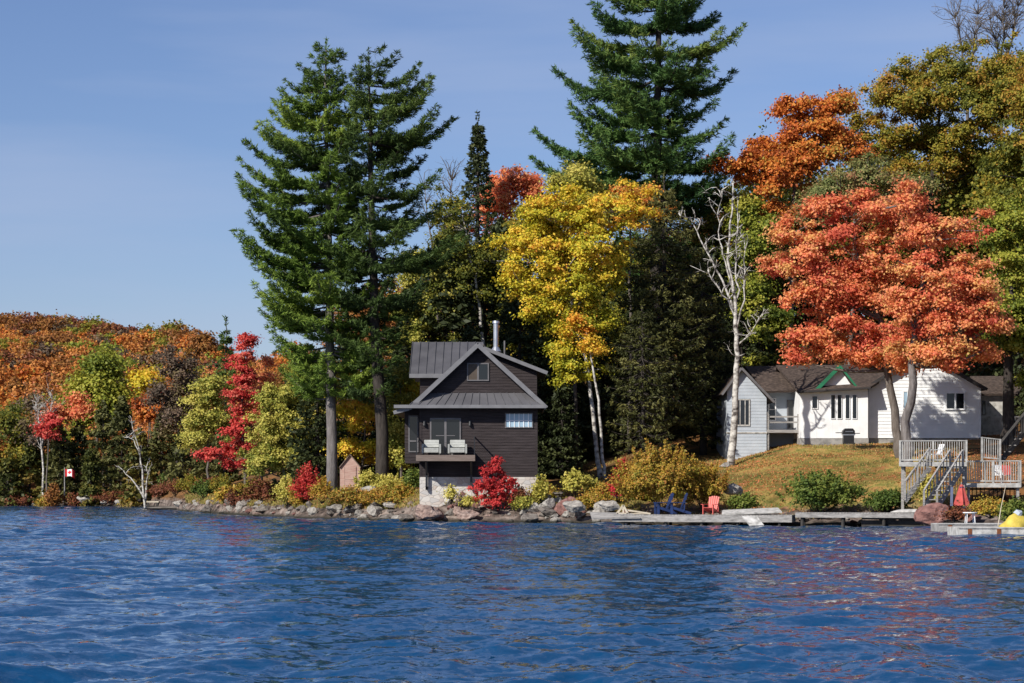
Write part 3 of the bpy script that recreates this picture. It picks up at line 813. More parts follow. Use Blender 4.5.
# balcony
bal0, bal1, byf = cx(416, 119.6), cx(475, 119.6), D0 - 1.45
m = MB(); m.box(bal0, bal1, byf, D0 - 0.03, cz(461, 119.6), cz(455, 119.6)); m.build('balcony', WOODT, cot)
zfl = cz(455, 119.6)
m = MB()
for bxx in (bal0 + .03, bal1 - .03):
    m.box(bxx - .025, bxx + .025, byf + .02, byf + .07, zfl, zfl + 0.98)
    m.box(bxx - .03, bxx + .03, byf + .02, D0 - .03, zfl + 0.98, zfl + 1.04)
for k in range(1, 7):
    zk = zfl + k * 0.14
    m.tube([(bal0 + .03, byf + .045, zk), (bal1 - .03, byf + .045, zk)], 0.004, 4)
    for bxx in (bal0 + .03, bal1 - .03): m.tube([(bxx, byf + .045, zk), (bxx, D0 - .04, zk)], 0.004, 4)
m.build('railing', BLACKM, cot)
for bxx in (cx(426, 119.9), cx(471, 119.9)):
    m = MB(); m.box(bxx - .06, bxx + .06, D0 - .30, D0 - .18, cz(490), cz(461, 119.6))
    m.bar((bxx, D0 - .24, cz(475)), (bxx, byf + .1, cz(461.5, 119.6)), 0.09, 0.09); m.box(bxx - .06, bxx + .06, D0 - .30, D0 - .02, cz(489), cz(486.5))
    m.build('bracket', BLACKM, cot)
# chimney
m = MB(); chx, chy = cx(496, D0 + 3), D0 + 3.0
m.tube([(chx, chy, cz(352, chy)), (chx, chy, cz(323.5, chy))], 0.15, 12); m.tube([(chx, chy, cz(351.5, chy)), (chx, chy, cz(347, chy))], [0.32, 0.16], 12)
m.build('chimney', STEEL, cot, smooth=False)
m = MB(); m.tube([(chx, chy, cz(323.4, chy)), (chx, chy, cz(321, chy))], [0.21, 0.19], 12); m.build('chimney_cap', STEEL, cot)
m = MB(); m.tube([(cx(504.5, chy), chy + 1.5, cz(358, chy)), (cx(504.5, chy), chy + 1.5, cz(339, chy))], 0.05, 8); m.build('vent_pipe', DTRIM, cot)

# two armchairs on the balcony
def armchair(pxc, label):
    xc = cx(pxc, 120.2)
    r = empty('armchair', (xc, D0 - 0.75, zfl + .002), label, 'armchair', 'armchairs on the cottage balcony')
    m = MB(); m.box(-.40, .40, -.30, .36, .14, .40); m.build('seat', CREAMP, r)
    m = MB(); m.slab((-.40, .30, .80), (.40, .30, .80), (.40, .12, .40), (-.40, .12, .40), -0.12); m.box(-.42, .42, .24, .40, .12, .82); m.build('backrest', CREAMP, r)
    for s in (-1, 1):
        m = MB(); m.prism([(s * .43, .10), (s * .53, .10), (s * .53, .60), (s * .43, .62)], -.32, .40); m.build('armrest', CREAMP, r)
        for yy in (-.26, .34):
            m = MB(); m.box(s * .44 - .03, s * .44 + .03, yy - .03, yy + .03, 0, .12); m.build('leg', WOODD, r)
armchair(431.5, 'pale grey balcony armchair in front of the left sliding door panel')
armchair(457.5, 'pale grey balcony armchair between the sliding door edge and right lamp')

# ------------------------------------------------------------------ pink shed
sh = empty('shed', (X(350, 137), 137, ground(X(350, 137), 137)), 'small pale pink shed with pointed roof behind the pale pine trunk', 'shed')
k = 137 / F
m = MB(); m.prism([(-10 * k, -0.2), (10 * k, -0.2), (10 * k, 25 * k), (0, 37 * k), (-10 * k, 25 * k)], 0, 2.0); m.build('wall', PINKW, sh)
m = MB()
m.slab((0, -.12, 38 * k), (0, 2.1, 38 * k), (11 * k, 2.1, 24.5 * k), (11 * k, -.12, 24.5 * k), .05); m.slab((0, -.12, 38 * k + .001), (0, 2.1, 38 * k + .001), (-11 * k, 2.1, 24.5 * k), (-11 * k, -.12, 24.5 * k), .05)
m.build('roof', WOODT, sh)
m = MB(); m.box(-.38, .38, -.03, -.003, 0, 1.6); 
for xx in (-.38, .34): m.box(xx, xx + .04, -.045, -.031, 0, 1.6)
m.box(-.34, .34, -.045, -.031, .78, .84); m.build('door', PINKW, sh)

# ------------------------------------------------------------------ white house
wh = empty('house', (0, 0, 0), 'white single-storey house with brown shingle roofs on the lawn above the dock', 'house')
DF = 134.0
hx = lambda px, D=DF: X(px, D); hz = lambda py, D=DF: Z(py, D)
# front block
m = MB(); m.box(hx(800), hx(868), DF, DF + 7, hz(438), hz(389)); m.prism([(hx(800), hz(389)), (hx(868), hz(389)), (hx(868), hz(386)), (hx(800), hz(391))], DF, DF + 0.3)
for px_ in (816, 832, 848): m.box(hx(px_) - .01, hx(px_) + .01, DF - .008, DF, hz(438), hz(390))
m.build('front_wall', WHITE, wh)
m = MB(); m.box(hx(799.5), hx(868.5), DF - 0.04, DF + 7, hz(452), hz(438) - .004); m.build('foundation', CONC, wh)
window(wh, hx(811.5), hx(818), hz(409), hz(395.5), DF - 0.01, frame=WHITE, name='window', fw=.05, proud=.04)
for a, b_ in ((830.5, 835.5), (837, 842), (845, 850), (852, 857)):
    window(wh, hx(a), hx(b_), hz(419), hz(394.5), DF - 0.01, frame=WHITE, name='window', fw=.035, proud=.04)
# right gable wall with lap boards
DG = DF + 0.8
gl, gr, gtop = hx(868.5, DG), hx(980, DG), hz(354, DG)
gmid = hx(922, DG)
polyG = [(gl, hz(438, DG)), (gr, hz(438, DG)), (gr, hz(387, DG)), (gmid, gtop), (gl, hz(386, DG))]
m = MB(); m.prism(polyG, DG, DG + 9); siding(m, polyG, DG - .002, 0.21, .03); m.box(gr - .06, gr + .05, DG - .04, DG + .1, hz(438, DG), hz(388, DG)); m.build('gable_wall', WHITE, wh)
m = MB(); m.box(gl, gr + .02, DG - 0.04 + .06, DG + 9, hz(452, DG), hz(438, DG) - .004); m.build('gable_foundation', CONC, wh)
window(wh, hx(945, DG), hx(965, DG), hz(410, DG), hz(392, DG), DG - 0.06, cols=2, frame=WHITE, name='gable_window', fw=.09, mull=.1)
window(wh, hx(902.5, DG), hx(908, DG), hz(409, DG), hz(391, DG), DG - 0.06, cols=1, frame=WHITE, name='gable_window', fw=.06, pane=PANEB)
m = MB()
for sgn, xe in ((1, gr), (-1, gl)):
    ex = xe + sgn * 0.35; zt_ = hz(387, DG) - .1 if sgn > 0 else hz(386, DG) - .08
    m.slab((gmid, DG - .4, gtop + .1), (gmid, DG + 9.3, gtop + .1), (ex, DG + 9.3, zt_), (ex, DG - .4, zt_), 0.14)
m.build('gable_roof', SHINGLE, wh)
m = MB(); m.bar((gmid, DG - .43, gtop + .03), (gr + .37, DG - .43, hz(387, DG) - .17), .04, .18); m.bar((gmid, DG - .432, gtop + .03), (gl - .3, DG - .432, hz(386, DG) - .15), .04, .18); m.build('gable_fascia', SOFFIT, wh)
# front roof (shed plane up to ridge) and left return
m = MB()
zr_ = hz(365, DF + 4.5)
m.slab((hx(776, DF + 4.5), DF + 4.5, zr_), (hx(905, DF + 4.5), DF + 4.5, zr_), (hx(869.5), DF - .45, hz(387)), (hx(797), DF - .45, hz(391.5)), .14)
m.slab((hx(776, DF + 4.5), DF + 4.5, zr_), (hx(905, DF + 4.5), DF + 4.5, zr_), (hx(905, DF + 9), DF + 9, hz(390)), (hx(776, DF + 9), DF + 9, hz(390)), .14)
m.build('front_roof', SHINGLE, wh)
m = MB(); m.bar((hx(797), DF - .47, hz(392.3)), (hx(869.5), DF - .47, hz(388)), .04, .12); m.build('eave_board', SOFFIT, wh)
# little white gable dormer with green trim
m = MB(); ddx0, ddx1, ddt = hx(823, DF + .2), hx(852, DF + .2), hz(367.5, DF + .2)
zd0 = hz(386.5, DF + .2)
m.prism([(ddx0, zd0), (ddx1, zd0), ((ddx0 + ddx1) / 2 + .1, ddt)], DF + .2, DF + 4); m.build('dormer_wall', WHITE, wh)
m = MB(); pk = ((ddx0 + ddx1) / 2 + .1)
m.slab((pk, DF - .15, ddt + .12), (pk, DF + 4.1, ddt + .12), (ddx1 + .25, DF + 4.1, zd0 - .05), (ddx1 + .25, DF - .15, zd0 - .05), .1)
m.slab((pk, DF - .15, ddt + .12), (pk, DF + 4.1, ddt + .12), (ddx0 - .5, DF + 4.1, zd0 - .25), (ddx0 - .5, DF - .15, zd0 - .25), .1)
m.build('dormer_roof', SHINGLE, wh)
m = MB(); m.bar((pk, DF - .18, ddt + .07), (ddx1 + .27, DF - .18, zd0 - .1), .04, .12); m.bar((pk, DF - .182, ddt + .07), (ddx0 - .52, DF - .182, zd0 - .3), .04, .22); m.build('dormer_trim', GREENTRIM, wh)
# recessed porch
DP = DF + 3.0
m = MB(); m.box(hx(764, DP), hx(801, DP), DP, DP + 4, hz(452, DP), hz(388, DP)); m.build('porch_wall', BLUEGREY, wh)
window(wh, hx(768, DP), hx(776, DP), hz(421, DP), hz(398, DP), DP - .01, frame=WHITE, name='porch_window', fw=.07, rows=2)
window(wh, hx(787, DP), hx(794, DP), hz(429, DP), hz(400, DP), DP - .01, frame=DTRIM, name='porch_door', fw=.08)
m = MB(); m.box(hx(762, DP), hx(800, DF + .5) - .02, DF + .6, DP - .01, hz(433, DF + 1), hz(430, DF + 1)); m.build('porch_floor', WOODG, wh)
m = MB()
for yy in (416, 421.5): m.box(hx(768, DF + .8), hx(799, DF + .8) , DF + .7, DF + .76, hz(yy + 1.6, DF + .8), hz(yy, DF + .8))
m.box(hx(760, DF + .8), hx(768, DF + .8), DF + .66, DF + .8, hz(430, DF + .8), hz(412, DF + .8))
for px_ in (768, 798): m.box(hx(px_, DF + .8) - .05, hx(px_, DF + .8) + .05, DF + .65, DF + .75, hz(450, DF + .8), hz(414, DF + .8))
m.build('porch_railing', WOODG, wh)
m = MB(); m.slab((hx(745, DP + 3), DP + 3, hz(366, DP + 3)), (hx(806, DP + 3), DP + 3, hz(366, DP + 3)), (hx(806, DF + 2), DF + 2, hz(390, DF + 2)), (hx(765, DF + 2), DF + 2, hz(391, DF + 2)), .14)
m.slab((hx(745, DP + 3), DP + 3, hz(366, DP + 3)), (hx(806, DP + 3), DP + 3, hz(366, DP + 3)), (hx(806, DP + 7), DP + 7, hz(392, DP + 7)), (hx(745, DP + 7), DP + 7, hz(392, DP + 7)), .14); m.build('porch_roof', SHINGLE, wh)
# left wing, gable towards the lake
DW = DF + 0.6
wl, wr, wt, wm = hx(727, DW), hx(766.5, DW), hz(369, DW), hx(741, DW)
polyW = [(wl, hz(466, DW)), (wr, hz(460, DW)), (wr, hz(398, DW)), (wm, wt), (wl, hz(388, DW))]
m = MB(); m.prism(polyW, DW, DW + 7); siding(m, polyW, DW - .002, .2, .018); m.build('wing_wall', BLUEGREY, wh)
m = MB(); m.box(hx(726, DW), hx(767, DW), DW - .05, DW - .022, hz(433.5, DW), hz(432, DW)); m.build('wing_band', WHITEW, wh)
window(wh, hx(735, DW), hx(750, DW), hz(426, DW), hz(399, DW), DW - .02, cols=3, frame=WHITEW, name='wing_window', fw=.08)
m = MB()
m.slab((wm, DW - .35, wt + .1), (wm, DW + 7.2, wt + .1), (wr + .45, DW + 7.2, hz(401.5, DW)), (wr + .45, DW - .35, hz(401.5, DW)), .13)
m.slab((wm, DW - .35, wt + .1), (wm, DW + 7.2, wt + .1), (wl - .35, DW + 7.2, hz(394, DW)), (wl - .35, DW - .35, hz(394, DW)), .13)
m.build('wing_roof', SHINGLE, wh)
m = MB(); m.bar((wm, DW - .37, wt + .04), (wr + .45, DW - .37, hz(402.5, DW)), .04, .14); m.bar((wm, DW - .372, wt + .04), (wl - .35, DW - .372, hz(395, DW)), .04, .14); m.build('wing_fascia', DTRIM, wh)
# low extension to the right
DE = DF + 3
m = MB(); m.box(hx(979, DE), hx(1012, DE), DE, DE + 4, hz(440, DE), hz(395, DE)); m.build('extension_wall', WHITEW, wh)
m = MB(); m.slab((hx(970, DE + 3), DE + 3, hz(376, DE + 3)), (hx(1030, DE + 3), DE + 3, hz(376, DE + 3)), (hx(1016, DE), DE - .4, hz(394, DE)), (hx(978, DE), DE - .4, hz(394, DE)), .14); m.build('extension_roof', SHINGLE, wh)
window(wh, hx(982, DE), hx(985.5, DE), hz(415, DE), hz(401, DE), DE - .01, frame=DTRIM, name='extension_window', fw=.05)
m = MB()
for i in range(26):
    xx = hx(981, DE) + i * .085; m.box(xx, xx + .045, DE - .6, DE - .56, hz(432, DE), hz(418, DE))
m.box(hx(980.5, DE), hx(1017, DE), DE - .62, DE - .54, hz(418, DE), hz(416.5, DE)); m.build('extension_railing', WHITEW, wh)

# barbecue
bz = ground(X(848, 132.6), 132.6)
bb = empty('barbecue', (X(848, 132.6), 132.6, bz), 'black barbecue grill with closed lid before the white front wall', 'barbecue')
m = MB(); m.box(-.30, .34, -.25, .25, 0.12, .66); m.build('cart', BLACKM, bb)
m = MB(); m.prism([(-.36, .70), (.40, .70), (.38, .92), (.26, 1.06), (-.2, 1.06), (-.34, .92)], -.26, .24); m.build('lid', BLACKM, bb)
m = MB(); m.box(-.74, -.38, -.22, .2, .78, .82); m.build('side_shelf', BLACKM, bb)
m = MB(); m.box(.42, .7, -.22, .2, .74, .78); m.build('side_shelf', BLACKM, bb)
m = MB(); m.box(-.36, .40, -.27, .25, .64, .70); m.bar((-.2, -.30, .86), (.26, -.30, .86), .03); m.build('handle', STEEL, bb)
for xx in (-.27, .31):
    m = MB(); m.tube([(xx, -.28, .1), (xx, -.22, .1)], .1, 12); m.build('wheel', BLACKM, bb)

# ------------------------------------------------------------------ chairs on the dock
def adirondack(px, D, z, rz, mat, label, group=None, s=1.0):
    r = empty('adirondack_chair', (X(px, D), D, z), label, 'chair', group, rz)
    r.scale = (s, s, s)
    # faces -y locally
    m = MB()
    for i in range(7): # sloping seat slats
        t = i / 6; yy = -.30 + .52 * t; zz_ = .38 - .15 * t; m.box(-.27, .27, yy - .034, yy + .034, zz_ - .012, zz_ + .012)
    m.build('seat', mat, r)
    m = MB()
    for i in range(5):
        xx = (-.22 + .11 * i); hh = .98 + .05 * (1 - ((i - 2) / 2) ** 2); fan = 1 + .25
        m.bar((xx, .20, .20), (xx * fan, .20 + .42 * hh * .72, hh), .10, .022, up=(0, -1, .4))
    m.bar((-.3, .30, .38), (.3, .30, .38), .03, .06); m.bar((-.32, .43, .74), (.32, .43, .74), .03, .06)
    m.build('backrest', mat, r)
    for sg in (-1, 1):
        m = MB(); m.box(sg * .36 - .07, sg * .36 + .07, -.36, .42, .545, .575); m.build('armrest', mat, r)
        m = MB(); m.box(sg * .31 - .02, sg * .31 + .02, -.34, -.22, 0, .545); m.build('leg', mat, r)
        m = MB(); m.bar((sg * .29, -.30, .34), (sg * .29, .66, .04), .03, .12, up=(0, .3, 1)); m.bar((sg * .33, .30, .14), (sg * .33, .36, .56), .03, .06); m.build('leg', mat, r)
    return r

# ------------------------------------------------------------------ dock along the shore
def dock(name, label, a, b, width, th, deckmat, legs, front=None, group=None, gap_shade_bars=None):
    a, b = Vector(a), Vector(b)
    r = empty(name, (a + b) / 2, label, 'dock', group)
    o = (a + b) / 2
    d = (b - a); Ld = d.length; d.normalize(); s = Vector((-d.y, d.x, 0)).normalized()
    m = MB(); nb_ = int(Ld / 0.15)
    for i in range(nb_):
        t = (i + .5) / nb_; c = a.lerp(b, t) - o
        j = rng.normal() * 0.02
        m.bar(c + s * j, c + s * (width + j), 0.135, 0.035, up=(0, 0, 1))
    m.build('deck_boards', deckmat, r)
    m = MB()
    for off in (0.0, width / 2, width):
        m.bar(a - o + s * off - Vector((0, 0, th / 2 + .02)), b - o + s * off - Vector((0, 0, th / 2 + .02)), .06, th)
    m.build('frame', deckmat, r)
    for t in legs:
        c = a.lerp(b, t) - o + s * 0.15
        m = MB(); m.tube([c + Vector((0, 0, -.05)), (c.x, c.y, c.z - 1.6)], .08, 8); m.build('leg', WOODD, r)
        c = c + s * (width - .3)
        m = MB(); m.tube([c + Vector((0, 0, -.05)), (c.x, c.y, c.z - 1.6)], .08, 8); m.build('leg', WOODD, r)
    return r, a, b, s
dzl = 0.62
dock('dock', 'long grey timber dock with blue and red chairs along the rocky shore', P(612, 515, 109.5), P(792, 515.5, 107.5), 1.9, 0.32, WOODG, [.06, .3, .5, .7, .93])
dock('dock', 'dark-sided timber dock between the lawn bushes and the deck stairs', P(795.3, 513, 106.8), P(932, 513.5, 105.6), 1.9, 0.20, WOODG, [.05, .35, .65, .95])
m = MB()
aa, bb_ = P(862, 515.5, 106.5), P(931, 516, 105.9)
for k in range(3): m.bar(aa + Vector((0, .15, -.10 - k * .22)), bb_ + Vector((0, .15, -.10 - k * .22)), .18, .19)  # dark bars added to stand for the black shaded gap below the dock
o = m.build('gap_shade_bars', WOODD, None); tag(o, 'added dark bars as the black gap shade under the right end of the dark-sided dock', 'gap_shade_bars')
m = MB(); m.slab(P(590, 512, 110.5), P(632, 513, 109.3) + Vector((0, 1.0, 0)), P(640, 517, 109.0), P(592, 518, 109.6), .08)
for k in range(5):
    t = .1 + .2 * k; m.bar(P(590 + 46 * t, 517.7, 109.6), P(590 + 42 * t, 513.3, 111), .22, .02)
o = m.build('ramp', WOODG, None); tag(o, 'short grey plank ramp from the rocks onto the left dock end', 'ramp')
m = MB(); m.slab(P(722, 510, 109.8), P(778, 507.5, 110.5), P(782, 511.5, 108.8), P(722, 513.8, 108.8), .07)
o = m.build('board', WHITEW, None); tag(o, 'pale flat board lying tilted on the dock right of the red chair', 'board')
m = MB(); m.slab(P(742, 516, 107.5), P(757, 516, 107.5), P(764, 525, 106.8), P(750, 525.5, 106.8), .06)
o = m.build('float', WHITEW, None); tag(o, 'pale panel leaning under the front edge of the dock', 'panel')
# beige ramp frame at left end of the dock
r = empty('boat_cradle', P(625, 514.2, 109.8), 'low beige plank wedge with triangular end lying on the left dock end', 'wedge')
kk = 109.8 / F
m = MB(); m.slab((-2 * kk, .3, 5.5 * kk), (-2 * kk, .9, 5.5 * kk), (26 * kk, .9, 1.2 * kk), (26 * kk, .3, 1.2 * kk), .08); m.box(0, 26 * kk, .32, .88, 0, 1.0 * kk); m.build('plank', BEIGE, r)
m = MB(); A_, B_, C_ = (-8 * kk, .25, 0.02), (3 * kk, .25, 0.02), (-1.5 * kk, .25, 9 * kk)
m.bar(A_, B_, .1); m.bar(B_, C_, .1); m.bar(C_, A_, .1); m.bar((-1.5 * kk, .25, 9 * kk), (-1.5 * kk, .25, 0), .08); m.build('triangle_frame', BEIGE, r)
ztop_ = Z(515, 109.2) + .03
adirondack(662.5, 110.2, ztop_, math.radians(100 - 180), BLUEP, 'blue slatted garden chair on the dock, left of the pair', 'blue chairs on the dock', 1.05)
adirondack(676.5, 109.9, ztop_, math.radians(80 - 180 + 15), BLUEP, 'blue slatted garden chair on the dock, right of the pair', 'blue chairs on the dock', 1.05)
adirondack(710.5, 109.6, ztop_, math.radians(-32), REDP, 'red slatted garden chair alone on the grey dock', None, 0.9)

# floating docks, lower right
def float_dock(label, p0, p1, D, ztop, h, depth, mat, stains):
    r = empty('floating_dock', (X(p0, D), D, 0), label, 'dock')
    Wd = X(p1, D) - X(p0, D)
    m = MB(); m.box(0, Wd, 0, depth, ztop - h, ztop); m.build('float', mat, r)
    m = MB(); nb2 = int(Wd / .16)
    for i in range(nb2): m.box(i * .16 + .01, i * .16 + .15, -.04, depth + .04, ztop + .003, ztop + .035)
    m.build('deck_boards', WHITEW, r)
    for s_ in stains:
        m = MB(); m.box(s_ * Wd, s_ * Wd + .16, -.025, .0, ztop - h * .8, ztop - .02); m.build('hinge', RUST, r)
    return r
RUST = noisy('rust', [(0.12, 0.04, 0.02), (0.22, 0.08, 0.03)], 8, 0.9, 0.4)
float_dock('pale floating dock with rusty hinges under the yellow cover, nearest the water', 958.5, 1075, 86, Z(528.5, 86), .36, 2.2, CONC if False else WHITEW, [.08, .33, .6])
float_dock('narrow grey floating dock behind the pale floating dock with rusty hinges', 938, 1040, 92, Z(524.5, 92), .3, 1.6, CONC, [.1])

# ------------------------------------------------------------------ timber decks and stairs on the right
def rail(m, a, b, h, step=.115, post=1.6, cap=.06, bal=.035):
    a, b = Vector(a), Vector(b); d = b - a; Lr = d.length
    m.bar(a + Vector((0, 0, h)), b + Vector((0, 0, h)), .09, .05); m.bar(a + Vector((0, 0, .1)), b + Vector((0, 0, .1)), .04, .07)
    n_ = max(1, int(Lr / step))
    for i in range(n_ + 1):
        p = a.lerp(b, i / n_); m.bar(p + Vector((0, 0, .06)), p + Vector((0, 0, h)), bal, bal, up=(1, 0, 0))
    n_ = max(1, round(Lr / post))
    for i in range(n_ + 1):
        p = a.lerp(b, i / n_); m.bar(p + Vector((0, 0, -.2)), p + Vector((0, 0, h + .03)), .095, .095, up=(1, 0, 0))
def deck(label, p0, p1, D, py, depth, rail_h, sides, joist=.22):
    x0, x1, z = X(p0, D), X(p1, D), Z(py, D)
    r = empty('deck', (x0, D, z), label, 'deck', None, math.radians(-12))
    Wd = x1 - x0
    m = MB(); k_ = int(depth / .15)
    for i in range(k_): m.box(0, Wd, i * .15, i * .15 + .14, -.035, 0)
    m.build('deck_boards', WOODG, r)
    m = MB(); m.box(-.02, Wd + .02, -.045, -.003, -joist, -.005); m.box(-.02, .03, 0, depth, -joist, -.04); m.box(Wd - .03, Wd + .02, 0, depth, -joist, -.04); m.build('rim_board', RAILG, r)
    m = MB(); rail(m, (0, .03, 0), (Wd, .03, 0), rail_h)
    m.build('front_railing', RAILG, r)
    for s_ in sides:
        xx = .03 if s_ == 'l' else Wd - .03
        m = MB(); rail(m, (xx, .2, 0), (xx, depth, 0), rail_h, step=.16); m.build('side_railing', WOODG, r)
    for px_ in (.12, Wd - .12):
        for yy in (.15, depth - .3):
            gz0 = ground(x0 + px_, D + yy) - .4
            m = MB(); m.box(px_ - .07, px_ + .07, yy, yy + .14, gz0 - z - .3, -.04); m.build('leg', WOODG, r)
    return r
dk1 = deck('upper grey timber deck with pale balusters holding a white chair', 900, 965, 108, 462, 3.2, 1.05, 'lr')
dk2 = deck('lower grey timber deck with pale balusters holding a white and red chair', 966, 1019, 108.3, 483, 2.8, 1.1, 'r')
# lattice skirt and stair flights
def stairs(label, top, bot, width, nst, matr, matt, rails=(0, 1), cat='stairs', rh=.9, side=None):
    """top / bot: points of the near-side stringer; width vector"""
    top, bot, wv = Vector(top), Vector(bot), Vector(width)
    r = empty('staircase', bot, label, cat)
    t0 = top - bot
    m = MB()
    for k_ in (0, 1): m.bar(t0 + wv * k_ + Vector((0, 0, -.1)), wv * k_ + Vector((0, 0, -.05)), .05, .26)
    m.build('stringer', matr, r)
    run = Vector((t0.x, t0.y, 0)).normalized()
    for i in range(nst):
        t = (i + .6) / nst; c = t0 * t
        m = MB(); q = wv.normalized()
        a_, b_ = c + q * -.02, c + wv + q * .02
        m.bar(a_, b_, .27, .045, up=(0, 0, 1)); m.build('tread', matt, r)
    for k_ in rails:
        m = MB(); m.bar(t0 + wv * k_ + Vector((0, 0, rh)), wv * k_ + Vector((0, 0, rh)), .09, .05)
        for i in range(9):
            t = i / 8; c = t0 * t + wv * k_; m.bar(c, c + Vector((0, 0, rh)), .045 if i % 4 else .09, .045 if i % 4 else .09, up=(1, 0, 0))
        m.build('handrail', matr, r)
    return r
stairs('main grey flight of stairs from the upper deck down to the dock', P(950, 466, 107.3), P(924, 507, 105.4), (X(963, 107) - X(950, 107), .05, 0), 9, WOODG, RAILG, rh=.8)
stairs('side flight of grey stairs with baluster rail left of the main deck stairs', P(930, 466, 107.6), P(905, 500, 107.0), (.12, .8, 0), 8, WOODG, WOODG)
stairs('steep upper flight of dark stairs rising behind the lower deck', P(1046, 405, 114), P(1000, 462, 111.3), (.15, 1.1, 0), 9, WOODD, WOODG)
m = MB(); rail(m, P(982, 459, 111), P(1000, 461, 111), 1.1); rail(m, P(966, 483, 111.3), P(985, 483, 111.3), 1.1)
o = m.build('railing', RAILG, None); tag(o, 'short baluster railing panel at the foot of the steep upper stairs', 'railing')
m = MB()
m.bar(P(935, 467, 108.2), P(963, 467, 108.2), .05, .1)
for i in range(12): m.bar(P(936 + i * 2.4, 466, 108.2), P(936 + i * 2.4, 500, 108.2), .06, .02, up=(1, 0, 0))
o = m.build('skirting_screen', WOODD, None); tag(o, 'dark upright slat screen under the upper deck behind the stairs', 'screen')
m = MB()
m.bar(P(966, 489, 110.6), P(1016, 489, 110.6), .05, .1)
for i in range(12): m.bar(P(968 + i * 4.2, 487, 110.6), P(968 + i * 4.2, 503, 110.6), .12, .02, up=(1, 0, 0))
o = m.build('skirting_screen', WOODD, None); tag(o, 'dark upright slat screen closing the space under the lower deck', 'screen')

def garden_chair(px, D, z, rz, mat, label, s=1.0, cat='chair'):
    r = empty('garden_chair', (X(px, D), D, z), label, cat, None, rz); r.scale = (s,) * 3
    m = MB(); m.box(-.25, .25, -.24, .24, .38, .42); m.build('seat', mat, r)
    m = MB()
    for i in range(5): m.bar((-.2 + .1 * i, .24, .42), (-.2 + .1 * i, .40, .88), .06, .02, up=(0, -1, .3))
    m.bar((-.26, .40, .88), (.26, .40, .88), .03, .07); m.build('backrest', mat, r)
    for s_ in (-1, 1):
        m = MB(); m.bar((s_ * .28, -.26, .62), (s_ * .28, .32, .64), .06, .03); m.build('armrest', mat, r)
        m = MB(); m.bar((s_ * .27, -.25, .62), (s_ * .29, -.30, 0), .04); m.build('leg', mat, r)
        m = MB(); m.bar((s_ * .26, .24, .42), (s_ * .29, .34, 0), .04); m.build('leg', mat, r)
garden_chair(935, 109.3, Z(462, 108) + .002, math.radians(-70), WHITEP, 'white plastic chair behind the railing of the upper deck')
garden_chair(1002, 109.4, Z(483, 108.3) + .002, math.radians(25), WHITEP, 'white plastic chair behind the railing of the lower deck')
m = MB(); zz0 = Z(483, 108.3); xq = X(1005, 109)
m.slab((xq - .2, 109.0, zz0 + .9), (xq + .25, 109.0, zz0 + .88), (xq + .28, 108.85, zz0 + .42), (xq - .1, 108.85, zz0 + .40), .03)
o = m.build('towel', REDC, None); tag(o, 'faded red towel hanging at the white chair on the lower deck', 'towel')

# folded red parasol by the stairs
px_, Dp = 961.5, 105.0
gz1 = max(ground(X(px_, Dp), Dp), Z(508, Dp) )
r = empty('parasol', (X(px_, Dp), Dp, gz1), 'folded red parasol standing beside the deck stairs', 'parasol')
m = MB(); n_ = 12
hts = [0.10, .30, .62, .92, 1.06, 1.14]; rr_ = [.33, .30, .21, .13, .09, .04]
for i, (h_, q) in enumerate(zip(hts, rr_)):
    for k_ in range(n_):
        a_ = 2 * math.pi * k_ / n_; rk = q * (1 + (.22 if k_ % 2 else -.15)); m.v.append((math.cos(a_) * rk, math.sin(a_) * rk, h_ + (.05 if k_ % 2 and i == 0 else 0)))
for i in range(len(hts) - 1):
    for k_ in range(n_): m.f.append((i * n_ + k_, i * n_ + (k_ + 1) % n_, (i + 1) * n_ + (k_ + 1) % n_, (i + 1) * n_ + k_)); m.m.append(0)
m.f.append(tuple((len(hts) - 1) * n_ + k_ for k_ in range(n_))); m.m.append(0)
m.build('canopy', REDC, r)
m = MB(); m.tube([(0, 0, -.1), (0, 0, 1.24)], .025, 8); m.build('pole', WOODG, r)
m = MB(); m.tube([(0, 0, .97), (0, 0, 1.03)], .12, 10); m.build('strap', BLUEP, r)
m = MB(); m.bar((X(951.5, 105.5), 105.5, Z(506, 105.5)), (X(952, 105.7), 105.7, Z(487, 105.5)), .13, .05)
o = m.build('paddle_shaft', BLUEP, None); o.name = 'paddle'; tag(o, 'blue upright paddle beside the folded red parasol', 'paddle')
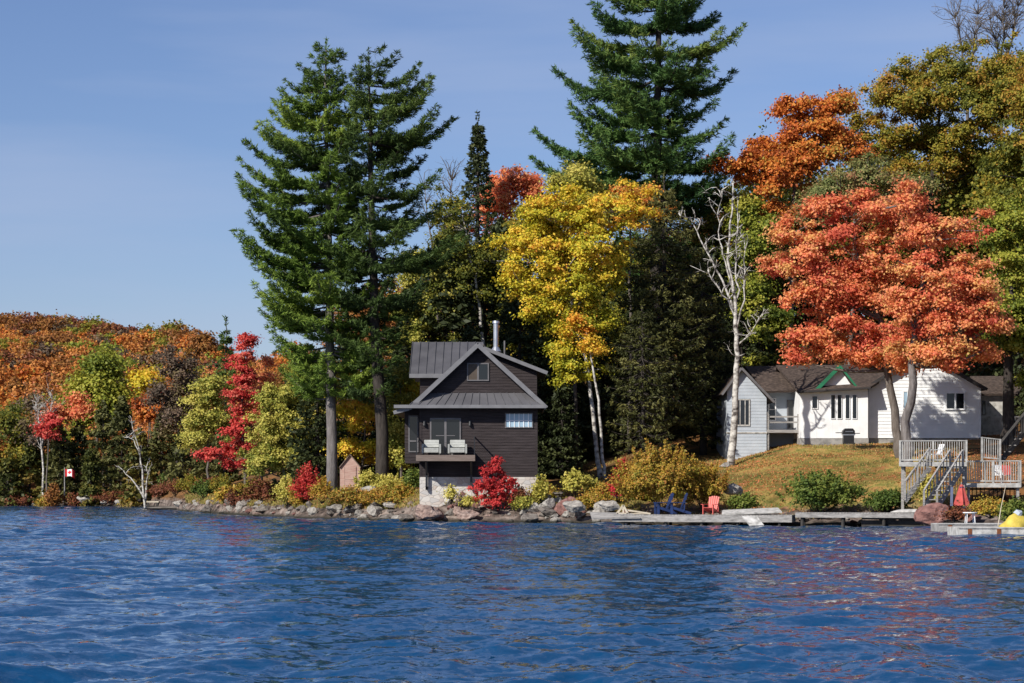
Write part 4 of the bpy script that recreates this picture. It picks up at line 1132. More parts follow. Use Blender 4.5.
# small white table and upturned tub
r = empty('table', (X(970, 98), 98, Z(521, 98)), 'small low white table between the red boulder and floating dock', 'table')
m = MB(); m.tube([(0, 0, .36), (0, 0, .40)], .32, 14); m.build('table_top', WHITEP, r)
for k_ in range(4):
    a_ = math.pi / 4 + k_ * math.pi / 2
    m = MB(); m.bar((math.cos(a_) * .22, math.sin(a_) * .22, .36), (math.cos(a_) * .28, math.sin(a_) * .28, -.25), .035); m.build('leg', WHITEP, r)
def hull(name, label, cat, px, D, z, Lh, Wh, Hh, mat, rz=0.0, rimmat=None):
    r = empty(name, (X(px, D), D, z), label, cat, None, rz)
    m = MB(); ns, nk_ = 13, 8
    for i in range(ns):
        t = i / (ns - 1) * 2 - 1; wv = (1 - abs(t) ** 2.6) ** .7
        for k_ in range(nk_ + 1):
            a_ = math.pi * k_ / nk_; m.v.append((t * Lh / 2, -math.cos(a_) * Wh / 2 * max(wv, .03), math.sin(a_) ** .8 * Hh * max(wv, .15)))
    for i in range(ns - 1):
        for k_ in range(nk_): b0 = i * (nk_ + 1) + k_; m.f.append((b0, b0 + nk_ + 1, b0 + nk_ + 2, b0 + 1)); m.m.append(0)
    m.build('hull', mat, r, smooth=True)
    m = MB()
    for sg in (-1, 1):
        pts = [(t * Lh / 2, sg * Wh / 2 * max((1 - abs(t) ** 2.6) ** .7, .03), .01) for t in np.linspace(-1, 1, 13)]
        m.tube(pts, .025, 6)
    m.build('gunwale', rimmat or mat, r)
    return r
hull('rowing_boat', 'small white upturned boat on the dock below the deck stairs', 'boat', 911, 107, Z(513.5, 107) + .06, 2.0, .9, .16, WHITEW, math.radians(4))
# yellow bundle with blue top on the float
r = empty('covered_kayak', (X(1014, 87.3), 87.3, Z(528.5, 86) + .04), 'yellow cover bundled over gear on the floating dock', 'cover')
m = MB(); ns = 14; nk_ = 9
for i in range(ns):
    for k_ in range(nk_):
        a_ = 2 * math.pi * i / ns; t = k_ / (nk_ - 1); rr2 = math.cos(t * 1.45) ** .6
        f_ = 1 + .16 * math.sin(3 * a_ + t * 4) + .08 * math.sin(7 * a_)
        m.v.append((math.cos(a_) * .56 * rr2 * f_ + .15 * t, math.sin(a_) * .5 * rr2 * f_, .50 * (.35 * math.sin(t * 1.5) + .65 * t ** 1.3) * (1 + .12 * math.sin(2 * a_))))
for i in range(ns):
    for k_ in range(nk_ - 1): m.f.append((i * nk_ + k_, ((i + 1) % ns) * nk_ + k_, ((i + 1) % ns) * nk_ + k_ + 1, i * nk_ + k_ + 1)); m.m.append(0)
m.build('cover', YELC, r, smooth=True)
m = MB(); m.tube([(.12, 0, .46), (.2, 0, .56), (.32, 0, .60)], [.2, .17, .06], 8); m.build('hood', BLUEGREY, r)
r.name = 'tarpaulin'
m = MB(); m.tube([P(998, 526, 88), P(1001, 508, 88.3), P(1006, 484, 88.6)], [.02, .015, .008], 5)
o = m.build('fishing_rod', BEIGE, None); tag(o, 'thin pale fishing rod leaning above the floating dock', 'fishing rod')

# ------------------------------------------------------------------ far shore: flag, little dock
fx, fD = X(64.6, 214), 214.0
gzf = ground(fx, fD)
r = empty('flagpole', (fx, fD, gzf), 'slim flagpole flying a red and white flag on the far shore', 'flagpole')
m = MB(); m.tube([(0, 0, -.3), (0, 0, Z(467.5, fD) - gzf)], [.07, .045], 8); m.build('pole', CONC, r)
zt2 = Z(468.5, fD) - gzf; FW, FH = 1.12, .72
def flag_pt(u, v): return (u * FW * .88, .16 * math.sin(u * 7) * u, zt2 - v * FH - .26 * u * u - .07 * math.sin(u * 6 + v))
FLR = noisy('flag_red', [(0.62, 0.02, 0.025), (0.70, 0.03, 0.035)], 3, .8, 0)
FLW = noisy('flag_white', [(0.75, 0.75, 0.75), (0.82, 0.82, 0.82)], 3, .8, 0)
m = MB(); NU = 16
for i in range(NU + 1):
    for j in range(5): m.v.append(flag_pt(i / NU, j / 4))
for i in range(NU):
    for j in range(4): b0 = i * 5 + j; m.f.append((b0, b0 + 5, b0 + 6, b0 + 1)); m.m.append(0 if 4 <= i < 12 else 1)
fl = m.build('flag', [FLW, FLR], r)
leafp = [(0, -.40), (.03, -.12), (.20, -.18), (.17, -.08), (.42, .10), (.36, .14), (.40, .30), (.24, .26), (.20, .32), (.10, .20), (.14, .44), (.06, .40), (0, .55)]
leafp = leafp + [(-x, y) for x, y in leafp[-2:0:-1]]
m = MB()
ctr = (0.5, 0.5)
pl_ = [flag_pt(.5 + x * .45, .5 - (y - .07) * .85) for x, y in leafp]
c0 = flag_pt(.5, .5)
for sgn in (-1, 1):
    m.add([(c0[0], c0[1] + sgn * .02, c0[2])] + [(p[0], p[1] + sgn * .02, p[2]) for p in pl_], [(0, i + 1, (i + 1) % len(pl_) + 1) for i in range(len(pl_))])
m.build('maple_leaf', FLR, fl)
r = empty('jetty', P(152.5, 503, 198), 'tiny dark wooden jetty by the white birch trunks on the far shore', 'dock')
m = MB(); m.box(-.55, .55, 0, 1.5, .05, .17); m.build('deck_boards', BEIGE, r)
for xx in (-.42, .42):
    m = MB(); m.box(xx - .09, xx + .09, 0.02, .2, -.8, .05); m.build('leg', WOODD, r)
# ------------------------------------------------------------------ rocks
def rock_mat(name, cols):
    m, n, b = mat_new(name); l = n.links.new
    tc = n.nodes.new("ShaderNodeTexCoord"); oi = n.nodes.new("ShaderNodeObjectInfo")
    ad = n.nodes.new("ShaderNodeVectorMath"); ad.operation = 'ADD'
    cmb = n.nodes.new("ShaderNodeCombineXYZ"); mt = n.nodes.new("ShaderNodeMath"); mt.operation = 'MULTIPLY'; mt.inputs[1].default_value = 37
    l(oi.outputs["Random"], mt.inputs[0]); l(mt.outputs[0], cmb.inputs[0]); l(tc.outputs["Object"], ad.inputs[0]); l(cmb.outputs[0], ad.inputs[1])
    q = n.nodes.new("ShaderNodeTexNoise"); q.inputs["Scale"].default_value = 2.6; q.inputs["Detail"].default_value = 9; q.inputs["Roughness"].default_value = .65
    l(ad.outputs[0], q.inputs["Vector"])
    r = ramp(n, [(0.3 + 0.4 * i / (len(cols) - 1), c) for i, c in enumerate(cols)]); l(q.outputs["Fac"], r.inputs[0])
    ge = n.nodes.new("ShaderNodeNewGeometry"); sx = n.nodes.new("ShaderNodeSeparateXYZ"); l(ge.outputs["Position"], sx.inputs[0])
    mr = n.nodes.new("ShaderNodeMapRange"); mr.inputs["From Min"].default_value = .10; mr.inputs["From Max"].default_value = .26; l(sx.outputs["Z"], mr.inputs["Value"])
    mw = n.nodes.new("ShaderNodeMix"); mw.data_type = 'RGBA'; mw.inputs["A"].default_value = (.035, .034, .025, 1); l(mr.outputs[0], mw.inputs["Factor"]); l(r.outputs[0], mw.inputs["B"])
    l(mw.outputs["Result"], b.inputs["Base Color"]); b.inputs["Roughness"].default_value = .9; b.inputs["Specular IOR Level"].default_value = .2
    bp = n.nodes.new("ShaderNodeBump"); bp.inputs["Distance"].default_value = .12; bp.inputs["Strength"].default_value = .9
    l(q.outputs["Fac"], bp.inputs["Height"]); l(bp.outputs[0], b.inputs["Normal"])
    return m
RM = {'pale pink': rock_mat('granite_pink', [(0.14, 0.09, 0.08), (0.28, 0.20, 0.17), (0.42, 0.33, 0.29)]),
      'grey': rock_mat('granite_grey', [(0.06, 0.052, 0.046), (0.15, 0.13, 0.115), (0.27, 0.25, 0.225)]),
      'pale grey': rock_mat('granite_pale', [(0.14, 0.125, 0.11), (0.29, 0.27, 0.245), (0.43, 0.41, 0.37)]),
      'reddish brown': rock_mat('granite_red', [(0.08, 0.04, 0.04), (0.20, 0.10, 0.085), (0.30, 0.17, 0.15)])}
def rock_mesh(seed, cuts=15):
    rr = np.random.default_rng(seed)
    bm = bmesh.new(); bmesh.ops.create_icosphere(bm, subdivisions=4, radius=1.0)
    pl = [(norm(rr.normal(size=(1, 3)))[0], rr.uniform(.42, .78)) for _ in range(cuts)]
    for v in bm.verts:
        p = np.array(v.co)
        for nn, d in pl:
            s = p @ nn
            if s > d: p = p - nn * (s - d) * .98
        p = p * (1 + .10 * mn.noise(Vector(p) * 1.7 + Vector((seed, 0, 0)))) + np.array(mn.noise_vector(Vector(p) * 3.5 + Vector((seed, 3, 0)))) * .07 + np.array(mn.noise_vector(Vector(p) * 9 + Vector((seed, 9, 0)))) * .03
        v.co = Vector(p)
    me = bpy.data.meshes.new('rock'); bm.to_mesh(me); bm.free()
    return me
rocks = {k: [] for k in RM}
for i, k in enumerate(RM):
    for j in range(5):
        me = rock_mesh(10 * i + j + 1); me.materials.append(RM[k]); rocks[k].append(me)
rr = random.Random(5)
def rock(kind, px, D, w_px, h_px, label, group=None, py_base=None, z=None, ymul=.8, name='rock', tilt=.4, var=None):
    me = rocks[kind][rr.randrange(5) if var is None else var]
    o = bpy.data.objects.new(name, me); C.objects.link(o)
    k = D / F; sx = w_px * k / 2 * 1.1; sz = h_px * k / 2 * 1.15
    zz_ = (Z(py_base, D) if py_base is not None else (ground(X(px, D), D) if z is None else z)) + sz * .72
    o.location = (X(px, D), D, zz_); o.scale = (sx, max(sx * ymul, .15), sz)
    o.rotation_euler = (rr.uniform(-tilt, tilt) * .4, rr.uniform(-tilt, tilt) * .4, rr.uniform(-.5, .5))
    tag(o, label, 'rock' if name == 'rock' else name, group); return o
# named boulders
rock('pale pink', 426, 118.6, 30, 21, 'large rounded pale pink boulder at the waterline below the cottage balcony', py_base=522, name='boulder', var=0)
rock('reddish brown', 438, 119, 14, 18, 'dark brown boulder against the right side of the large rounded pink boulder', py_base=522, name='boulder')
rock('pale pink', 466, 118.4, 26, 15, 'broad flat-topped pink boulder at the water left of the scarlet maple', py_base=522, name='boulder')
rock('pale grey', 531, 118.4, 24, 13, 'square pale grey block beside the yellow-green sapling at the cottage corner', py_base=514, name='boulder', tilt=.1)
rock('reddish brown', 566, 117.5, 26, 24, 'tall angular reddish boulder left of the dock end', py_base=519, name='boulder', var=2)
rock('grey', 577, 117.5, 12, 16, 'dark grey stone leaning on the tall angular reddish boulder', py_base=519, name='boulder')
rock('reddish brown', 934, 103.6, 36, 24, 'broad red-brown boulder below the deck stairs beside the dock end', py_base=526, name='boulder', tilt=.15, var=3)
rock('reddish brown', 973, 99, 20, 10, 'low dark boulder behind the small white table', py_base=523, name='boulder')
rock('pale grey', 575, 115, 22, 12, 'pale grey boulder in the grass above the left dock end', py_base=511, name='boulder')
rock('pale grey', 610, 112.5, 22, 11, 'whitish boulder behind the left dock end', py_base=510, name='boulder')
rock('grey', 555, 121, 24, 12, 'dark lichen-covered boulder under the yellow leaning tree', py_base=500, name='boulder')
rock('pale grey', 368, 129, 22, 9, 'smooth pale rock slab in the bushes between both pine trunks', py_base=494, name='boulder')
rock('pale grey', 735, 114, 22, 14, 'pale stone on the lawn behind the red chair', py_base=497, name='boulder')
rock('pale grey', 726, 128, 14, 8, 'small whitish stone at the foot of the bare birch', py_base=470, name='boulder')
rock('pale grey', 84, 212.5, 17, 8, 'pale rounded boulder right of the flagpole on the far shore', py_base=502, name='boulder')
rock('pale grey', 103, 211, 10, 4, 'low white rock between the flag boulder and the birch trunks', py_base=504, name='boulder')
rock('pale grey', 120, 209, 10, 5, 'low pale rock left of the leaning birch trunks', py_base=504, name='boulder')
rock('grey', 168, 176, 60, 5, 'long low pale ledge at the waterline right of the tiny jetty', py_base=510, name='boulder', tilt=.02, ymul=.1)
ZONES = [(183, 330, 'stone on the rocky point left of the pale pine trunk', 'stones on the rocky point'),
         (330, 415, 'stone on the shore between both pine trunks and the cottage', 'stones below the pines'),
         (415, 545, 'stone on the shore below the dark cottage', 'stones below the cottage'),
         (545, 612, 'stone heaped at the shore by the left dock end', 'stones by the dock end')]
for (p0, p1, text, grp) in ZONES:
    px_ = p0
    while px_ < p1:
        for row in range(5 if p0 > 400 else 4):
            q = px_ + rr.uniform(-5, 5)
            D = float(shore(q)) - .2 + row * rr.uniform(.75, 1.0) + (row > 0) * .3
            if row >= 3 and rr.random() < .35: continue
            sz = rr.choice([4, 5, 6, 8, 10, 13, 19]) * (1.0 if p0 > 300 else .9) * rr.uniform(.8, 1.15)
            if 183 <= q < 230: sz *= .75
            if p0 < 400: kind = rr.choices(['pale grey', 'grey', 'reddish brown', 'pale pink'], [.35, .4, .1, .15])[0]
            elif p0 < 540: kind = rr.choices(['pale grey', 'grey', 'reddish brown', 'pale pink'], [.25, .15, .2, .4])[0]
            else: kind = rr.choices(['pale grey', 'grey', 'reddish brown'], [.4, .45, .15])[0]
            if q > 490 and q < 545 and row < 3: kind = rr.choice(['grey', 'pale grey', 'grey'])
            zb_ = ground(X(q, D), D)
            rock(kind, q, D, sz, sz * rr.uniform(.35, .9), kind + ' ' + text, grp, z=max(zb_, -.12) - .05)
        px_ += rr.uniform(5.5, 8.5)
for i in range(20):
    q = rr.uniform(28, 150); D = float(shore(q)) + rr.uniform(-.5, 3.5)
    kind = rr.choice(['pale grey', 'grey', 'pale pink'])
    rock(kind, q, D, rr.uniform(4, 9), rr.uniform(2, 4), kind + ' stone on the far shore near the flagpole', 'stones on the far shore', z=max(ground(X(q, D), D), -.1) - .05)
for i in range(34):
    q = rr.uniform(615, 925); D = float(shore(q)) + rr.uniform(-.3, 2.2)
    kind = rr.choice(['reddish brown', 'grey', 'pale grey'])
    rock(kind, q, D, rr.uniform(6, 14), rr.uniform(4, 8), kind + ' stone in the shade under the dock', 'stones under the dock', z=max(ground(X(q, D), D), -.1) - .05)
for i in range(16):
    q = rr.uniform(945, 1040); D = rr.uniform(99, 104.5)
    kind = rr.choice(['reddish brown', 'grey', 'pale grey'])
    rock(kind, q, D, rr.uniform(6, 13), rr.uniform(4, 7), kind + ' stone on the bank behind the floating docks', 'stones behind the floating docks', z=max(ground(X(q, D), D), -.1) - .05)

# ------------------------------------------------------------------ tall pines
def pine_prof(H, zb, D, rows, cx_):
    """rows (py, left px, right px) -> profile in metres around column cx_ (function of py)"""
    out = []
    for py, lp, rp in rows:
        t = (Z(py, D) - zb) / H
        c = cx_(py) if callable(cx_) else cx_
        out.append((t, max(.2, (c - lp) * D / F), max(.2, (rp - c) * D / F)))
    return sorted(out)
D1 = 134.0; b1 = ground(X(333, D1), D1); H1 = Z(50, D1) - b1
PT = dict(twig_step=.26, twig_len=.36, tuft_step=.19, vj=.16)
conifer('pine_tree', 'tall sunlit green pine with pale straight trunk, left of two by the cottage', (X(333, D1), D1, b1), H1,
        pine_prof(H1, b1, D1, [(38, 322, 330), (50, 312, 340), (70, 302, 348), (100, 280, 356), (140, 258, 364), (180, 244, 370), (210, 236, 374), (240, 236, 378), (290, 236, 384), (330, 250, 392), (360, 268, 400), (380, 285, 392)],
                  lambda py: np.interp(py, [38, 250, 490], [326, 329, 333])),
        'pine', path=[(0, 0, 0), (.5, -.25, 0), (1, X(326, D1) - X(333, D1), 0)], tr=.36, whorl=1.2, per_whorl=10, rise=.05, tip=.24, first=.245, bark=BARKP, tuft=(12, .36, .055, .46, .28), jitter=.36, backf=.9, hue=(.5, .25), **PT)
D2 = 132.0; b2 = ground(X(384, D2), D2); H2 = Z(60, D2) - b2
conifer('pine_tree', 'tall darker pine with dark trunk and long right branches beside the cottage', (X(384, D2), D2, b2), H2,
        pine_prof(H2, b2, D2, [(50, 360, 385), (70, 352, 405), (95, 350, 440), (130, 345, 452), (155, 340, 478), (175, 340, 455), (190, 335, 440), (230, 330, 448), (260, 325, 462), (285, 325, 462), (310, 330, 440), (340, 330, 412), (365, 335, 408)],
                  lambda py: np.interp(py, [50, 250, 480], [369, 373, 384])),
        'pinedark', path=[(0, 0, 0), (.5, X(373, D2) - X(384, D2), 0), (1, X(369, D2) - X(384, D2), 0)], tr=.42, whorl=1.55, per_whorl=10, rise=.08, tip=.24, first=.25, bark=BARKD, tuft=(12, .36, .058, .46, .28), jitter=.42, backf=.85, hue=(.5, .25), **PT)
D3 = 150.0; b3 = ground(X(655, D3), D3); H3 = Z(-95, D3) - b3
conifer('pine_tree', 'huge blue-green pine towering above the yellow maple, top out of frame', (X(655, D3), D3, b3), H3,
        pine_prof(H3, b3, D3, [(-95, 645, 665), (-50, 620, 695), (-10, 585, 718), (20, 590, 722), (50, 555, 745), (75, 545, 738), (95, 548, 742), (115, 575, 715), (135, 545, 735), (160, 532, 742), (190, 530, 735), (215, 590, 715)],
                  lambda py: np.interp(py, [-95, 200, 460], [660, 657, 655])),
        'pineblue', path=[(0, 0, 0), (1, X(660, D3) - X(655, D3), 0)], tr=.55, whorl=1.85, per_whorl=12, rise=.03, tip=.22, first=.36, bark=BARKD, tuft=(11, .44, .07, .46, .28), twig_step=.30, twig_len=.38, tuft_step=.22, vj=.25, jitter=.45, backf=.85, hue=(.5, .25))

# ------------------------------------------------------------------ other evergreens
def evergreen(name, label, px, D, top_py, half_px, mat, first=.06, whorl=.55, per=7, tuft=(4, .34, .15, .6, -.1), group=None, tr=None, shape=1.0, path=None, bz=None, dens=1.0):
    z0 = ground(X(px, D), D) if bz is None else bz
    H = Z(top_py, D) - z0
    R_ = half_px * D / F
    prof = [(0, R_ * .9, R_ * .9), (.15, R_, R_), (.4, R_ * .86, R_ * .86), (.7, R_ * .5 * shape, R_ * .5 * shape), (.9, R_ * min(.18 * shape, .45), R_ * min(.18 * shape, .45)), (1, .15, .15)]
    return conifer(name, label, (X(px, D), D, z0), H, prof, mat, tr=tr or max(.1, H * .013), whorl=whorl, per_whorl=per, rise=-.05, tip=-.05, first=first, tuft=tuft,
                   twig_step=.5 / dens, twig_len=.42, tuft_step=.34, group=group, jitter=.3, hue=(.45, .22), backf=1.0, path=path)
evergreen('spruce_tree', 'dark pointed spruce standing behind the right pine and cottage roof', 478, 168, 120, 34, 'spruce', first=.25, shape=1.35)
evergreen('hemlock_tree', 'broad dark olive hemlock right of the yellow maple', 664, 136, 180, 56, 'hemlock', first=.17, per=9, whorl=.55, tuft=(7, .28, .085, .6, -.35), shape=1.9, dens=1.2, tr=.3)
evergreen('hemlock_tree', 'smaller dark hemlock between the broad hemlock and the bare birch', 703, 139, 255, 42, 'hemlock', first=.12, per=8, whorl=.55, tuft=(7, .28, .085, .6, -.35), shape=1.9, tr=.22)
evergreen('hemlock_tree', 'low hemlock whose boughs sweep down in front of the broad hemlock', 642, 131, 305, 36, 'hemlock', first=.2, per=8, whorl=.55, tuft=(7, .26, .08, .6, -.35), shape=2.1, tr=.15)
evergreen('pine_tree', 'slim distant pine peeping above the crimson maple', 226, 178, 322, 18, 'pinedark', first=.3, whorl=.9, per=5, tuft=(6, .4, .1, .5, .2))

fills = []
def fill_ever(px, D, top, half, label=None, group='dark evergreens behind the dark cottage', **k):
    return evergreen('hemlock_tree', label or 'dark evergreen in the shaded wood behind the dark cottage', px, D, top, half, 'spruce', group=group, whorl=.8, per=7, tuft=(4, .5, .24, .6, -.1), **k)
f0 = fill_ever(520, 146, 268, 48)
def fill_copy(src, px, D, top, src_h, label, group):
    c = copy_tree(src); z0 = ground(X(px, D), D); H = Z(top, D) - z0; s = H / src_h
    c.location = (X(px, D), D, z0); c.scale = (s * rr.uniform(.95, 1.25), s, s); c.rotation_euler = (0, 0, rr.uniform(0, 6.28)); c["label"] = label; c["group"] = group; return c
f0h = Z(268, 146) - ground(X(520, 146), 146)
DKL, DKG = 'dark evergreen in the shaded wood behind the dark cottage', 'dark evergreens behind the dark cottage'
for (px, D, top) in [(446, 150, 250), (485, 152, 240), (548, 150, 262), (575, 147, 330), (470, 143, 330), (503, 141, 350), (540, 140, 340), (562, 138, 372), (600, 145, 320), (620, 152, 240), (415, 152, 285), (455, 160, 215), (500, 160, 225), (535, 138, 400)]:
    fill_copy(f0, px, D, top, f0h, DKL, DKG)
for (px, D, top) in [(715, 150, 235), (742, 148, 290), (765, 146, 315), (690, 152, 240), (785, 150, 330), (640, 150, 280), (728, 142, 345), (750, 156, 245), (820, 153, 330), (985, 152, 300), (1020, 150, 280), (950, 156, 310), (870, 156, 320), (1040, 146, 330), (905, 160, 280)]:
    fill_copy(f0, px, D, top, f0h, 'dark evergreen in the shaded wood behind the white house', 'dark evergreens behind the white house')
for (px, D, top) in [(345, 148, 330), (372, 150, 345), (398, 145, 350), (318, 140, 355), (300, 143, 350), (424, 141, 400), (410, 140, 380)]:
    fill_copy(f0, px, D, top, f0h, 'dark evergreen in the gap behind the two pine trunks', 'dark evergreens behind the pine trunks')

# ------------------------------------------------------------------ main broadleaf trees
broadleaf('maple_tree', 'bright yellow maple with orange-tinged top right of the cottage', 132, 602,
          [(560, 222, 42, 34), (532, 262, 30, 36), (590, 240, 38, 40), (618, 212, 30, 30), (560, 280, 38, 32), (545, 312, 26, 16), (600, 285, 26, 30), (585, 325, 28, 20), (578, 372, 24, 20), (566, 352, 16, 14), (545, 245, 34, 34), (575, 262, 40, 30), (530, 292, 20, 20), (572, 300, 26, 20), (582, 345, 20, 20)],
          'yellow', n=60000, dens=.7, leaf=.165, clump=(.5, .28), hue=(.35, .24), hgrad=.20, trunk=[(598, 455), (588, 370), (572, 310), (565, 230)], tr=.17, bark=BIRCH, twigs=50)
broadleaf('maple_tree', 'small yellow-green maple crown rising behind the top of the yellow maple', 141, 575, [(572, 192, 26, 20), (590, 215, 30, 22)], 'lemon', n=12000, leaf=.17, clump=(.6, .35), tr=.15, hue=(.4, .25))
broadleaf('maple_tree', 'orange-topped maple peeking between the yellow maple and the broad hemlock', 143, 630, [(632, 196, 24, 14), (650, 206, 18, 12), (612, 206, 16, 12)], 'orange', n=9000, leaf=.17, tr=.15, hue=(.6, .2))
broadleaf('birch_tree', 'slim leaning pale trunk tree below the yellow maple', 131, 607, [(572, 330, 12, 10), (590, 345, 12, 10)], 'yellow', n=2500, leaf=.16, trunk=[(603, 460), (598, 400), (588, 340), (584, 322)], tr=.12, bark=BIRCH, twigs=10)
broadleaf('maple_tree', 'large coral red maple with a dark leaning trunk before the white house', 124, 902,
          [(800, 262, 36, 34), (838, 240, 36, 26), (805, 300, 32, 20), (868, 278, 38, 26), (846, 328, 38, 20), (898, 236, 34, 24), (810, 345, 30, 18), (885, 345, 40, 20), (838, 205, 30, 18), (870, 210, 26, 18), (790, 235, 20, 20), (838, 352, 26, 12), (880, 355, 30, 12), (835, 285, 34, 24), (855, 308, 36, 22), (797, 360, 12, 8), (862, 365, 14, 7), (906, 366, 16, 7), (778, 268, 12, 12)],
          'coral', n=52000, dens=.6, leaf=.17, clump=(.6, .3), hue=(.42, .36), trunk=[(896, 430), (886, 350), (868, 290), (850, 230)], tr=.30, bark=BARK, twigs=130)
broadleaf('maple_tree', 'orange red maple with a straight grey trunk before the gabled house wall', 120, 907,
          [(932, 266, 34, 24), (966, 285, 28, 24), (950, 325, 36, 18), (908, 315, 28, 20), (925, 352, 40, 16), (978, 320, 22, 20), (945, 230, 34, 22), (900, 205, 30, 18), (962, 350, 28, 14), (935, 358, 26, 12), (938, 300, 36, 24), (985, 300, 18, 24), (985, 350, 12, 12), (998, 325, 8, 10), (945, 366, 14, 7)],
          'coral', n=42000, dens=.6, leaf=.17, clump=(.6, .3), hue=(.55, .36), trunk=[(908, 440), (912, 365), (918, 300), (930, 240)], tr=.34, bark=BARKP, twigs=100)
broadleaf('maple_tree', 'tall bright orange maple behind the bare birch and the coral maple', 148, 790,
          [(815, 140, 34, 38), (785, 175, 32, 40), (835, 110, 20, 18), (765, 160, 22, 22), (845, 150, 24, 26), (775, 215, 24, 22), (740, 175, 22, 24), (800, 110, 26, 16)],
          'orange', n=40000, dens=.7, leaf=.2, clump=(.7, .36), hue=(.45, .25), tr=.25)
broadleaf('oak_tree', 'broad olive-gold oak crown highest on the upper right slope', 158, 920,
          [(905, 110, 46, 40), (950, 85, 46, 34), (870, 150, 34, 34), (930, 150, 46, 34), (985, 110, 46, 50), (1020, 90, 36, 50), (890, 190, 40, 26), (975, 170, 44, 34)],
          'olive', n=90000, leaf=.18, clump=(.7, .4), dens=.85, hue=(.5, .34), tr=.4, bark=BARKD, twigs=60)
broadleaf('oak_tree', 'olive oak reaching out of frame at the right edge', 150, 1035,
          [(1030, 170, 40, 50), (1010, 215, 34, 34), (1040, 250, 36, 40), (1060, 120, 50, 60)], 'olive', n=30000, leaf=.2, clump=(.7, .36), hue=(.5, .28), tr=.4, bark=BARKD)
broadleaf('oak_tree', 'yellow-green oak with thick dark trunk at the right frame edge', 128, 1010,
          [(1005, 232, 22, 30), (1018, 275, 26, 34), (1008, 320, 22, 28), (1030, 340, 26, 26), (990, 350, 16, 16), (1040, 220, 30, 40), (1035, 385, 20, 14)],
          'limegreen', n=26000, leaf=.18, clump=(.6, .3), hue=(.5, .3), trunk=[(1009, 420), (1010, 330), (1018, 240)], tr=.48, bark=BARKD)
broadleaf('maple_tree', 'faded green and pink thinning maple above the coral maple', 140, 850,
          [(838, 195, 32, 30), (868, 180, 26, 24), (815, 215, 24, 22), (905, 190, 26, 20)], 'fadedpink', n=15000, leaf=.15, clump=(.6, .3), hue=(.35, .3), tr=.2, twigs=120)
broadleaf('maple_tree', 'yellow-green maple between the bare birch and the coral maple', 146, 762,
          [(758, 245, 26, 34), (752, 300, 22, 30), (770, 330, 24, 26), (745, 215, 20, 20), (768, 365, 20, 14)], 'limegreen', n=18000, leaf=.18, hue=(.5, .3), tr=.2)
broadleaf('maple_tree', 'dull orange and green tree behind the bare birch', 152, 715,
          [(712, 235, 28, 30), (700, 270, 26, 30), (728, 205, 24, 20), (708, 320, 24, 26)], 'olive', n=17000, leaf=.19, hue=(.5, .32), tr=.2, bark=BARKD)
broadleaf('maple_tree', 'red-orange maple behind the spruce and dark cottage', 172, 512,
          [(512, 190, 26, 24), (495, 215, 22, 24), (530, 205, 20, 24), (505, 245, 24, 20)], 'coral', n=16000, leaf=.2, hue=(.5, .2), tr=.2)
broadleaf('maple_tree', 'brown-olive tree between the spruce and the yellow maple', 163, 525,
          [(520, 235, 22, 26), (505, 275, 26, 30), (490, 300, 20, 30), (535, 225, 14, 20)], 'olive', n=14000, leaf=.2, hue=(.3, .2), tr=.2, bark=BARKD)
broadleaf('birch_tree', 'thin olive birch with speckled white trunk behind the cottage roof', 150, 486,
          [(455, 250, 24, 28), (470, 285, 26, 30), (450, 215, 18, 22), (488, 260, 18, 24)], 'olive', n=9000, leaf=.17, hue=(.3, .2), trunk=[(484, 345), (474, 275), (462, 215)], tr=.17, bark=BIRCH, twigs=90)
broadleaf('aspen_tree', 'pale yellow aspen between the right pine trunk and the cottage roof', 150, 432,
          [(425, 270, 20, 26), (418, 310, 22, 26), (440, 300, 16, 22), (408, 345, 18, 18), (430, 335, 18, 16)], 'lemon', n=12000, leaf=.17, hue=(.35, .25), tr=.13, twigs=60)
broadleaf('maple_tree', 'golden understorey tree seen between both pine trunks', 138, 362,
          [(360, 420, 24, 26), (352, 385, 20, 20), (372, 455, 20, 14), (345, 450, 16, 16), (400, 390, 16, 18)], 'yellow', n=18000, leaf=.15, clump=(.45, .28), hue=(.4, .25), tr=.1)
broadleaf('maple_tree', 'golden green tree between the right pine trunk and the cottage bay', 136.5, 402,
          [(400, 420, 14, 26), (396, 455, 12, 22), (404, 375, 14, 18)], 'lemon', n=9000, leaf=.15, clump=(.45, .28), hue=(.35, .25), tr=.1)
broadleaf('poplar_tree', 'bushy yellow-green poplar left of the pale pine trunk', 142, 283,
          [(285, 405, 20, 26), (272, 435, 22, 26), (262, 465, 18, 20), (300, 425, 18, 26), (290, 460, 24, 24), (312, 400, 14, 24), (315, 445, 14, 26), (268, 400, 12, 16)], 'lemon', n=36000, leaf=.15, clump=(.4, .28), hue=(.5, .28), tr=.12, twigs=50)
broadleaf('maple_tree', 'dark green leafy tree behind the bushy poplar and pale trunk', 143, 320,
          [(325, 440, 14, 34), (305, 380, 20, 20), (330, 395, 14, 20), (312, 470, 16, 18)], 'limegreen', n=11000, leaf=.15, clump=(.4, .28), hue=(.2, .2), tr=.12)
broadleaf('maple_tree', 'crimson maple with layered boughs leaning over the far point', 150, 246,
          [(243, 343, 7, 9), (240, 366, 11, 10), (248, 386, 11, 9), (236, 398, 11, 9), (246, 415, 12, 8), (236, 434, 14, 8), (244, 424, 10, 10), (230, 446, 12, 8), (246, 445, 9, 10), (242, 378, 12, 8), (244, 355, 9, 9), (220, 455, 19, 7), (236, 465, 18, 5), (252, 400, 8, 12)],
          'crimson', n=12500, dens=.7, leaf=.17, clump=(.4, .2), hue=(.5, .25), tr=.14, trunk=[(245, 450), (242, 400), (242, 345)])
